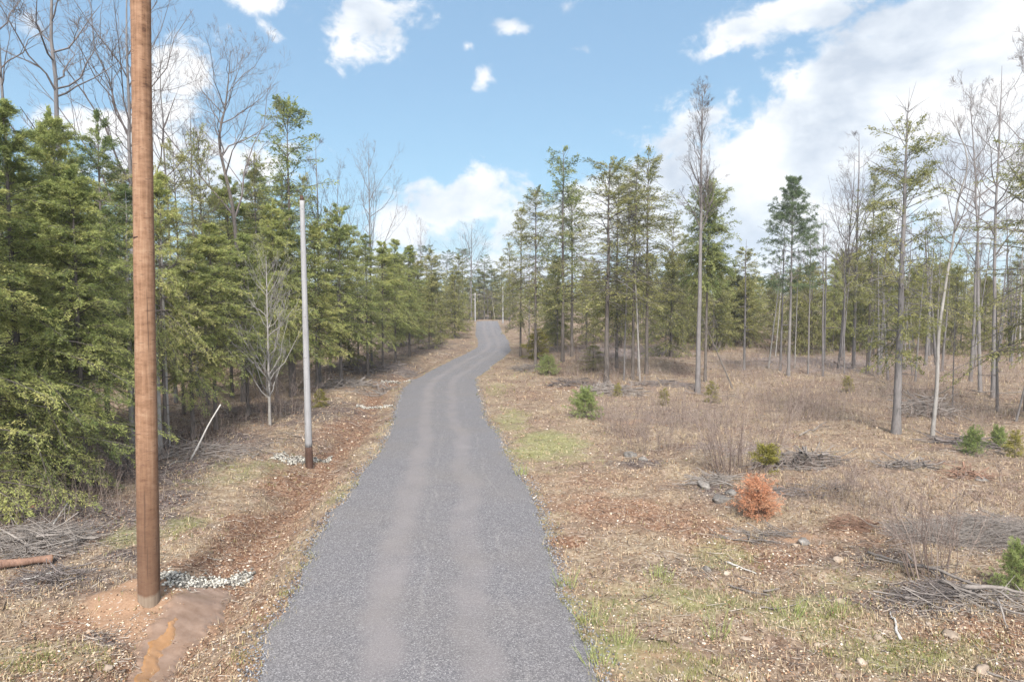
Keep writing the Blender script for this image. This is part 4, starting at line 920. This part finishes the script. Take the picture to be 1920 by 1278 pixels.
for i, a in enumerate([
        (60, 1025, 1.4, .9, .45, 330, 'tangled grey brush pile above the reddish log', M_DEADW, .007, (.4, 1.7), None), (20, 960, 1.5, 1.0, .4, 160, 'brush pile under the hemlock boughs at the left edge', M_TWIG, .012, (.6, 1.8), None),
        (160, 900, 1.8, 1.2, .25, 160, 'loose twigs heaped round the twin dark trunks', M_TWIG, .009, (.5, 1.6), None), (95, 1085, .8, .4, .2, 80, 'small dark heap of twigs below the red log', M_TWIG, .008, (.3, 1.0), None),
        (215, 860, 2.2, 1.4, .25, 170, 'grey slash spread left of the brown pole', M_DEADW, .010, (.5, 1.8), None), (390, 850, 2.6, 1.6, .25, 170, 'grey slash spread behind the brown pole', M_DEADW, .010, (.5, 1.8), None),
        (1740, 1118, .7, .4, .22, 170, 'dark root-like heap at the left end of the long slash pile', M_TWIG, .006, (.2, .8), None), (1840, 1130, 1.5, .45, .16, 90, 'long slash pile running off the right edge', M_DEADW, .006, (.3, 1.5), -.45),
        (1835, 1000, 2.2, 1.0, .4, 600, 'wide silvery brush pile behind the sapling clump', M_DEADW, .0045, (.4, 1.5), -.2), (1595, 985, .65, .45, .25, 220, 'reddish brown heap of twigs in the dry grass', M_LOGR, .004, (.2, .6), None),
        (1500, 866, 1.4, .7, .4, 130, 'slash heap behind the orange dead pine', M_DEADW, .016, (.5, 1.7), None), (1330, 905, .9, .5, .25, 90, 'grey twigs caught among the rocks by the bare shrub', M_DEADW, .010, (.4, 1.2), None),
        (1735, 775, 1.6, 1.0, .8, 120, 'dark slash heap behind the tall bare-topped hemlock', M_DEADW, .018, (.8, 2.4), None), (1700, 878, 1.0, .5, .25, 80, 'low heap of sticks in the grass right of the slash', M_DEADW, .012, (.4, 1.2), None),
        (1815, 835, 1.6, .6, .35, 110, 'heap of sticks left of the small pines', M_TWIG, .014, (.5, 1.6), None), (1150, 735, 2.2, 1.2, .5, 150, 'grey slash at the foot of the multi-stemmed clump', M_DEADW, .018, (.6, 2.0), None),
        (990, 693, 1.7, 1.6, .4, 150, 'grey brush beside the driveway bend', M_DEADW, .014, (.5, 1.6), None), (1080, 720, 2.0, 1.6, .4, 150, 'brown brush behind the green pine bush', M_TWIG, .014, (.5, 1.6), None),
        (1250, 722, 2.5, 1.4, .4, 120, 'dark brush left of the boxy hemlock', M_TWIG, .016, (.5, 2.0), None), (1820, 895, .8, .4, .25, 70, 'reddish twig heap near the right edge', M_LOGR, .010, (.3, 1.0), None),
        (660, 725, 3.0, 2.4, .5, 220, 'slash along the stand edge beyond the pale grey pole', M_DEADW, .016, (.6, 2.0), None), (720, 695, 3.0, 3.0, .5, 200, 'slash along the stand edge before the bend', M_TWIG, .018, (.6, 2.0), None),
        (1500, 925, 1.5, .5, .2, 90, 'thin twigs in the grass right of the orange pine', M_TWIG, .008, (.4, 1.2), None), (1420, 1010, 1.0, .4, .12, 70, 'scatter of grey twigs below the orange pine', M_DEADW, .008, (.3, 1.0), -.5)]):
    brush_pile(*a[:8], a[8], a[9], i, a[10])

# ------------------------------------------------------------------ shrubs and young conifers
SM = 'small pines in the clearing'
at('pinebush', 1097, 782, 742, 'bright green pine bush beside the right verge', 1.1, SM, 0, cat='bush')
at('pinebush', 1822, 852, 814, 'left of the two small pines near the right edge', .75, SM, 1, cat='bush')
at('pinebush', 1870, 842, 810, 'darker of the two small pines near the right edge', .75, SM, 0, cat='bush')
at('seedling', 1902, 856, 806, 'small pine cut by the right edge above the grass', .8, SM, 1, cat='bush')
at('pinebush', 1908, 1112, 1042, 'pale green young pine behind the slash at the right edge', .75, SM, 0, cat='bush')
at('seedling', 1335, 755, 715, 'yellow-green bush at the foot of the boxy hemlock', 1.0, SM, 1, cat='bush')
at('far', 1112, 695, 645, 'green bush behind the shaggy trunk', 2.6, SM, 0, cat='bush')
at('pinebush', 1027, 702, 676, 'green bush at the foot of the thin dark trunk', 1.1, SM, 1, cat='bush')
at('seedling', 1245, 760, 728, 'small olive conifer in the dry brush', 1.0, SM, 0, cat='bush')
at('seedling', 600, 762, 730, 'small green conifer behind the pale grey pole', 1.1, SM, 0, cat='bush')
at('seedling', 1590, 735, 705, 'small olive conifer in the middle of the clearing', 1.1, SM, 0, cat='bush')
at('seedling', 1158, 742, 718, 'yellow-green tuft of conifer right of the green bush', 1.0, SM, 0, cat='bush')
DP = hemlock(230, 1.1, .42, .02, 110, 7, 11, .085, .009, leaf=M_DEADN, shape=.10, up=60, low=25, droop=-.1, topw=.12, tuft=True, spread=.35, r0=.03, dead=0, bark=M_LOGR)
dead_pine = at(None, 1421, 968, 912, 'dead orange young pine standing in the dry grass', 1.5, None, proto=DP, name='dead_pine', rz=0)
gt = hemlock(231, 1.9, .42, .62, 26, 7, 14, .09, .022, leaf=M_YELN, shape=.4, up=60, low=30, droop=0, topw=.15, r0=.02, dead=0)
at(None, 1434, 950, 845, 'thin yellow-green conifer poking up behind the dead orange pine', 1.0, SM, proto=gt, name='conifer_seedling', cat='bush')
def thicket(px, py, rx, ry, n, hmin, hmax, label, mat, rad=.006, spread=.22, name='bare_shrub', lv=2):
    r = np.random.default_rng(int(px) + n); c = G(float(px), float(py)); a = r.uniform(0, 6.28, n); q = np.sqrt(r.uniform(0, 1, n))
    x = np.cos(a) * q * rx; y = np.sin(a) * q * ry; z = H(c[0] + x, c[1] + y) - c[2] - .03; h = r.uniform(hmin, hmax, n); s = np.linspace(0, 1, 6)
    d = np.stack([np.cos(a) * q * spread + r.normal(size=n) * .10, np.sin(a) * q * spread + r.normal(size=n) * .10, np.ones(n)], -1)
    P = np.stack([x, y, z], -1)[:, None] + d[:, None] * (h[:, None] * s)[..., None]; wg = np.cumsum(r.normal(size=(n, 6, 3)) * .022, 1) * h[:, None, None]; P = P + wg - wg[:, :1]
    mb = MB(); tubes(mb, P, rad * (1 - .75 * s)[None] * r.uniform(.6, 1.4, (n, 1)), 4, r.uniform(0, 1, n))
    for _ in range(lv):
        k = 5; bi = np.repeat(np.arange(len(P)), k); i = r.integers(2, 6, len(bi)); B = P[bi, i]; T = nrm(P[bi, np.minimum(i, 4) + 1] - P[bi, np.minimum(i, 4)])
        dd = nrm(T + perp(T, r) * r.uniform(.3, .8, (len(bi), 1))); L = np.repeat(h, 1)[bi] * r.uniform(.10, .28, len(bi)) if _ == 0 else r.uniform(.06, .22, len(bi))
        P = B[:, None] + dd[:, None] * (L[:, None] * s)[..., None]; h = np.full(len(P), .4); tubes(mb, P, np.maximum(rad * .45 * (1 - .7 * s), .0018)[None] * np.ones((len(P), 1)), 3, r.uniform(0, 1, len(P)))
        if len(P) > 4000: break
    e = obj(name, mb.mesh(name, mat)); e.location = tuple(c); tag(e, label, 'shrub', 'leafless shrubs in the clearing')
thicket(1385, 885, 1.0, .7, 85, 1.0, 2.2, 'largest bare shrub, a grey-pink fan of stems above the orange pine', M_STEM, .008, .5)
thicket(1752, 1082, .45, .35, 34, 1.1, 2.1, 'clump of tall thin saplings at the head of the long slash pile', M_STEM, .009, .28)
thicket(1225, 845, 1.1, .8, 60, .6, 1.2, 'reddish bare shrub in the dry field right of the green patch', M_STEM, .006, .3)
thicket(1300, 800, 1.6, 1.2, 90, .7, 1.5, 'wide low bare shrub below the boxy hemlock', M_STEM, .006, .3)
thicket(1170, 815, .9, .8, 50, .6, 1.2, 'small bare shrub right of the green pine bush', M_STEM, .006, .3)
thicket(1480, 790, 1.4, 1.0, 70, .7, 1.5, 'bare shrub in the centre of the tan field', M_STEM, .006, .35)
thicket(1640, 960, .8, .6, 40, .5, 1.0, 'low bare shrub just right of the red twig heap', M_STEM, .005, .3)
thicket(1540, 935, .8, .6, 40, .5, 1.1, 'wispy bare shrub right of the dead orange pine', M_STEM, .005, .3)
thicket(520, 780, 1.5, 1.0, 70, .8, 1.8, 'brown bare shrub round the foot of the pale sapling', M_STEM, .008, .3)
thicket(880, 672, .1, .1, 3, .2, .3, 'tiny dark sprig on the left verge at the bend', M_STEM, .008, .3, 'shrub_sprig', 1)

for (x, y, lb) in [(1112, 1165, 'yellow-green weed clump on the right edge of the gravel'), (1165, 1205, 'bushy weed clump just right of the gravel, nearest but one to the camera'), (1062, 1098, 'small weed clump where the right gravel edge narrows'),
        (1128, 1248, 'weed clump at the bottom photo edge beside the gravel'), (1480, 1150, 'green weed clump in the grassy patch below the twiggy branch'), (1345, 1190, 'thin weed clump beside the buried cream stone'), (1568, 1148, 'green weed clump left of the silver curved stick'), (975, 890, 'weed clump on the right gravel edge below the green patch'), (1230, 1085, 'weed clump in the greenish ground left of the white stick')]:
    thicket(x, y, .22, .16, 26, .14, .36, lb, M_GLEAF, .0055, .5, 'weed_clump', 1)
    o = [q for q in COL.objects if q.get('label') == lb][0]; o['category'] = 'weeds'; o['group'] = 'green weed clumps on the cleared ground'
# ------------------------------------------------------------------ ground cover (uncountable)
def sample(n, ymin=556, ymax=1500, seed=0, x0=-260, x1=2180, kmin=.06):
    r = np.random.default_rng(seed); px = r.uniform(x0, x1, n); py = ymin + (ymax - ymin) * r.uniform(0, 1, n); P = G(px, py)
    xl, xr = road_x(P[:, 1]); P = P[(P[:, 1] > -2) & (P[:, 1] < 140)]; xl, xr = road_x(P[:, 1]); dl = xl - P[:, 0]; dr = P[:, 0] - xr
    k = np.maximum(dl, dr) > kmin; return P[k], dl[k], dr[k], r
def grass(name, mat, n, seed, dens, hr, wd, lean=.5):
    P, dl, dr, r = sample(n, seed=seed, kmin=-.07); k = r.uniform(size=len(P)) < dens(P, dl, dr); P = P[k]; m = len(P)
    nb = 3; P = np.repeat(P, nb, 0) + np.concatenate([r.normal(size=(m * nb, 2)) * .035, np.zeros((m * nb, 1))], 1); m *= nb
    h = r.uniform(*hr, m) * np.clip(P[:, 1] / 26, .75, 1.6); a = r.uniform(0, 6.28, m); ln = r.uniform(.1, 1, m) * lean
    d = np.stack([np.cos(a) * ln, np.sin(a) * ln, np.ones(m)], -1); sd = np.stack([-np.sin(a), np.cos(a), 0 * a], -1) * wd * np.clip(P[:, 1:2] / 18, .8, 2.5)
    mid = P + d * h[:, None] * .55; tip = P + d * h[:, None] + np.stack([np.cos(a), np.sin(a), -.25 * np.ones(m)], -1) * (h * ln * .7)[:, None]
    v = np.stack([P - sd, P + sd, mid + sd * .7, mid - sd * .7, tip], 1); v[:, :2, 2] -= .015
    b = np.arange(m)[:, None] * 5; mb = MB(); t = np.repeat(np.clip(r.normal(.5, .22, m), 0, 1), 5)
    mb.add(v.reshape(-1, 3), b + np.array([[0, 1, 2, 3]]), t); mb.F[3].append(b + np.array([[3, 2, 4]])); stuff(name, mb.mesh(name, mat))
def d_dry(P, dl, dr):
    g, rd, dk, sd, gy = zones(P[:, 0], P[:, 1]); b = fbm(P[:, 0] * .5, P[:, 1] * .5, 91)
    f = .18 + .7 * sstep(.42, .62, b) * sstep(1.0, 6, dr) + .3 * sstep(.4, .6, b) * (dl > 0)
    f = f * (.3 + 1.2 * sstep(.42, .6, fbm(P[:, 0] * 3.3, P[:, 1] * 3.3, 94)))
    return np.clip(f * (1 - .55 * np.minimum(dk, 1)) * (1 - .75 * np.minimum(rd, 1)) * (1 - np.minimum(sd, 1)), 0, 1) * np.where(dl > 9, .3, 1)
def d_green(P, dl, dr):
    g, rd, dk, sd, gy = zones(P[:, 0], P[:, 1]); b = fbm(P[:, 0] * 1.6, P[:, 1] * 1.6, 92)
    c = fbm(P[:, 0] * 4.2, P[:, 1] * 4.2, 93); return np.clip((g * 2.0) * sstep(.34, .6, b) * (.15 + sstep(.48, .6, c)) + .02, 0, 1)
grass('dry_grass', M_DRYG, 110000, 1, d_dry, (.05, .17), .0045, .9)
grass('grass', M_GRNG, 110000, 2, d_green, (.04, .13), .0045, .8)
def litter():
    P, dl, dr, r = sample(230000, seed=3); g, rd, dk, sd, gy = zones(P[:, 0], P[:, 1])
    k = r.uniform(size=len(P)) < np.clip(.38 + .35 * rd + .25 * gy + .2 * dk - .9 * sd - .25 * g, .05, 1) * sstep(.0, .5, np.maximum(dl, dr)); P = P[k]; m = len(P)
    a = r.uniform(0, 6.28, m); d = np.stack([np.cos(a), np.sin(a), r.normal(size=m) * .35], -1); d = nrm(d); up = nrm(np.array([0, 0, 1.]) + r.normal(size=(m, 3)) * .45); sd_ = nrm(np.cross(d, up))
    P = P + np.stack([0 * a, 0 * a, r.uniform(.008, .04, m)], -1); sz = r.uniform(.6, 1.4, m) * .05 * np.clip(P[:, 1] / 20, .8, 2.4)
    mb = MB(); leaves(mb, P, d, sd_, sz, sz * r.uniform(.35, .75, m), r.uniform(0, 1, m)); stuff('leaves', mb.mesh('leaves', M_LITTER))
litter()
def twigs():
    P, dl, dr, r = sample(60000, seed=4); g, rd, dk, sd, gy = zones(P[:, 0], P[:, 1])
    k = r.uniform(size=len(P)) < np.clip(.22 + .9 * dk + .35 * gy + .2 * rd - .8 * sd - .1 * g, .02, 1) * sstep(.1, .9, np.maximum(dl, dr)); P = P[k]; m = len(P)
    L = r.uniform(.08, .55, m) * np.clip(P[:, 1] / 24, .7, 2.0); a = r.uniform(0, 6.28, m); s = np.linspace(-.5, .5, 4)
    Q = P[:, None] + np.stack([np.cos(a), np.sin(a), r.normal(size=m) * .08], -1)[:, None] * (L[:, None] * s)[..., None]
    Q[..., :2] += np.cumsum(r.normal(size=(m, 4, 2)) * .03, 1) * L[:, None, None]; Q[..., 2] = np.maximum(H(Q[..., 0], Q[..., 1]) + .012, Q[..., 2] + .015)
    mb = MB(); tubes(mb, Q, r.lognormal(-5.35, .4, m)[:, None] * np.clip(P[:, 1:2] / 22, .8, 2) * np.array([1, .9, .7, .4]), 3, r.uniform(0, 1, m)); stuff('twigs', mb.mesh('twigs', M_CHIP))
twigs()
def pebbles():
    P, dl, dr, r = sample(24000, 640, 1500, seed=5); g, rd, dk, sd, gy = zones(P[:, 0], P[:, 1])
    k = r.uniform(size=len(P)) < np.clip(.35 + .5 * rd - .3 * gy, .05, 1) * np.where(dr > 0, sstep(14, 4, dr), sstep(5, 2.5, dl)) ; P = P[k]; m = len(P)
    mb = MB(); stones(mb, P + np.array([0, 0, .008]), np.minimum(r.lognormal(-3.95, .45, m), .038) * np.clip(P[:, 1] / 20, .8, 1.8), r, .6); stuff('pebbles', mb.mesh('pebbles', M_PEB))
    r = np.random.default_rng(6); n = 16000; y = 6 + 40 * r.uniform(0, 1, n) ** 1.6; xl, xr = road_x(y); s = np.where(r.uniform(size=n) < .5, 1, -1)
    q = np.abs(r.normal(size=n)) * .22; x = np.where(s > 0, xr + q - .12, xl - q + .12)
    mb = MB(); stones(mb, np.stack([x, y, np.maximum(H(x, y), prof(y) - .02) + .008], -1), r.uniform(.009, .022, n), r, .75); stuff('gravel', mb.mesh('gravel', M_GRAV))
M_GRAV = simple_mat('loose_gravel', [(.2, (.045, .045, .053)), (.5, (.094, .094, .105)), (.8, (.175, .175, .186))], 14, .85, .2, .005, tint=.85)
pebbles()
def undergrowth(name, mat, n, seed, hr, dens, rad, k=3):
    P, dl, dr, r = sample(n, 575, 1000, seed=seed); kp = r.uniform(size=len(P)) < dens(P, dl, dr); P = P[kp]; m = len(P)
    if not m: return
    h = r.uniform(*hr, m); d = nrm(np.stack([r.normal(size=m) * .25, r.normal(size=m) * .25, np.ones(m)], -1)); s = np.linspace(0, 1, 4)
    Q = P[:, None] + d[:, None] * (h[:, None] * s)[..., None]; Q[..., :2] += np.cumsum(r.normal(size=(m, 4, 2)) * .05, 1) * h[:, None, None]; Q[:, 0, 2] -= .03
    sc = np.clip(P[:, 1:2] / 35, .7, 2.0); t = r.uniform(0, 1, m); mb = MB(); tubes(mb, Q, rad * sc * (1 - .7 * s), 3, t)
    bi = np.repeat(np.arange(m), k); q = r.uniform(.3, .95, len(bi)); f = q * 3; i = np.minimum(f.astype(int), 2); fr = (f - i)[:, None]; B = Q[bi, i] * (1 - fr) + Q[bi, i + 1] * fr
    dd = nrm(d[bi] + r.normal(size=(len(bi), 3)) * .55); L = h[bi] * r.uniform(.2, .5, len(bi)); s2 = np.linspace(0, 1, 3)
    tubes(mb, B[:, None] + dd[:, None] * (L[:, None] * s2)[..., None], rad * .6 * sc[bi] * (1 - .7 * s2), 3, t[bi]); stuff(name, mb.mesh(name, mat))
def d_brush(P, dl, dr):
    b = fbm(P[:, 0] * .35, P[:, 1] * .35, 95); g, rd, dk, sd, gy = zones(P[:, 0], P[:, 1])
    f = sstep(.40, .62, b) * .8 + .12 + .4 * gy
    return np.clip(f * np.where(dr > 0, sstep(2.5, 6, dr) * sstep(22, 34, P[:, 1]), sstep(4, 7, dl) * .32), 0, 1)
undergrowth('undergrowth', M_STEM, 62000, 7, (.35, 1.45), d_brush, .0055)
def d_field(P, dl, dr):
    b = fbm(P[:, 0] * .5, P[:, 1] * .5, 97); return np.clip(sstep(.45, .65, b) * .5 * sstep(3.5, 6, dr) * sstep(12, 16, P[:, 1]) + .05 * (dr > 2), 0, 1)
undergrowth('weeds', M_STEM, 26000, 8, (.2, .6), d_field, .0035)

# ------------------------------------------------------------------ thin air between near and far trees
def haze():
    x0, x1, y0, y1, z0, z1 = -930, 930, -16, 1400, -4, 34
    v = np.array([[x, y, z] for z in (z0, z1) for y in (y0, y1) for x in (x0, x1)], float)
    mb = MB(); mb.add(v, np.array([[0, 2, 3, 1], [4, 5, 7, 6], [0, 1, 5, 4], [2, 6, 7, 3], [0, 4, 6, 2], [1, 3, 7, 5]]))
    m, t = newmat('haze'); p = t.new('ShaderNodeVolumePrincipled'); p.inputs['Color'].default_value = (.86, .92, 1, 1); p.inputs['Density'].default_value = HAZE; p.inputs['Anisotropy'].default_value = .2
    o = t.new('ShaderNodeOutputMaterial'); t.l.new(p.outputs[0], o.inputs['Volume'])
    stuff('haze', mb.mesh('haze', m))
HAZE = .00035
haze()
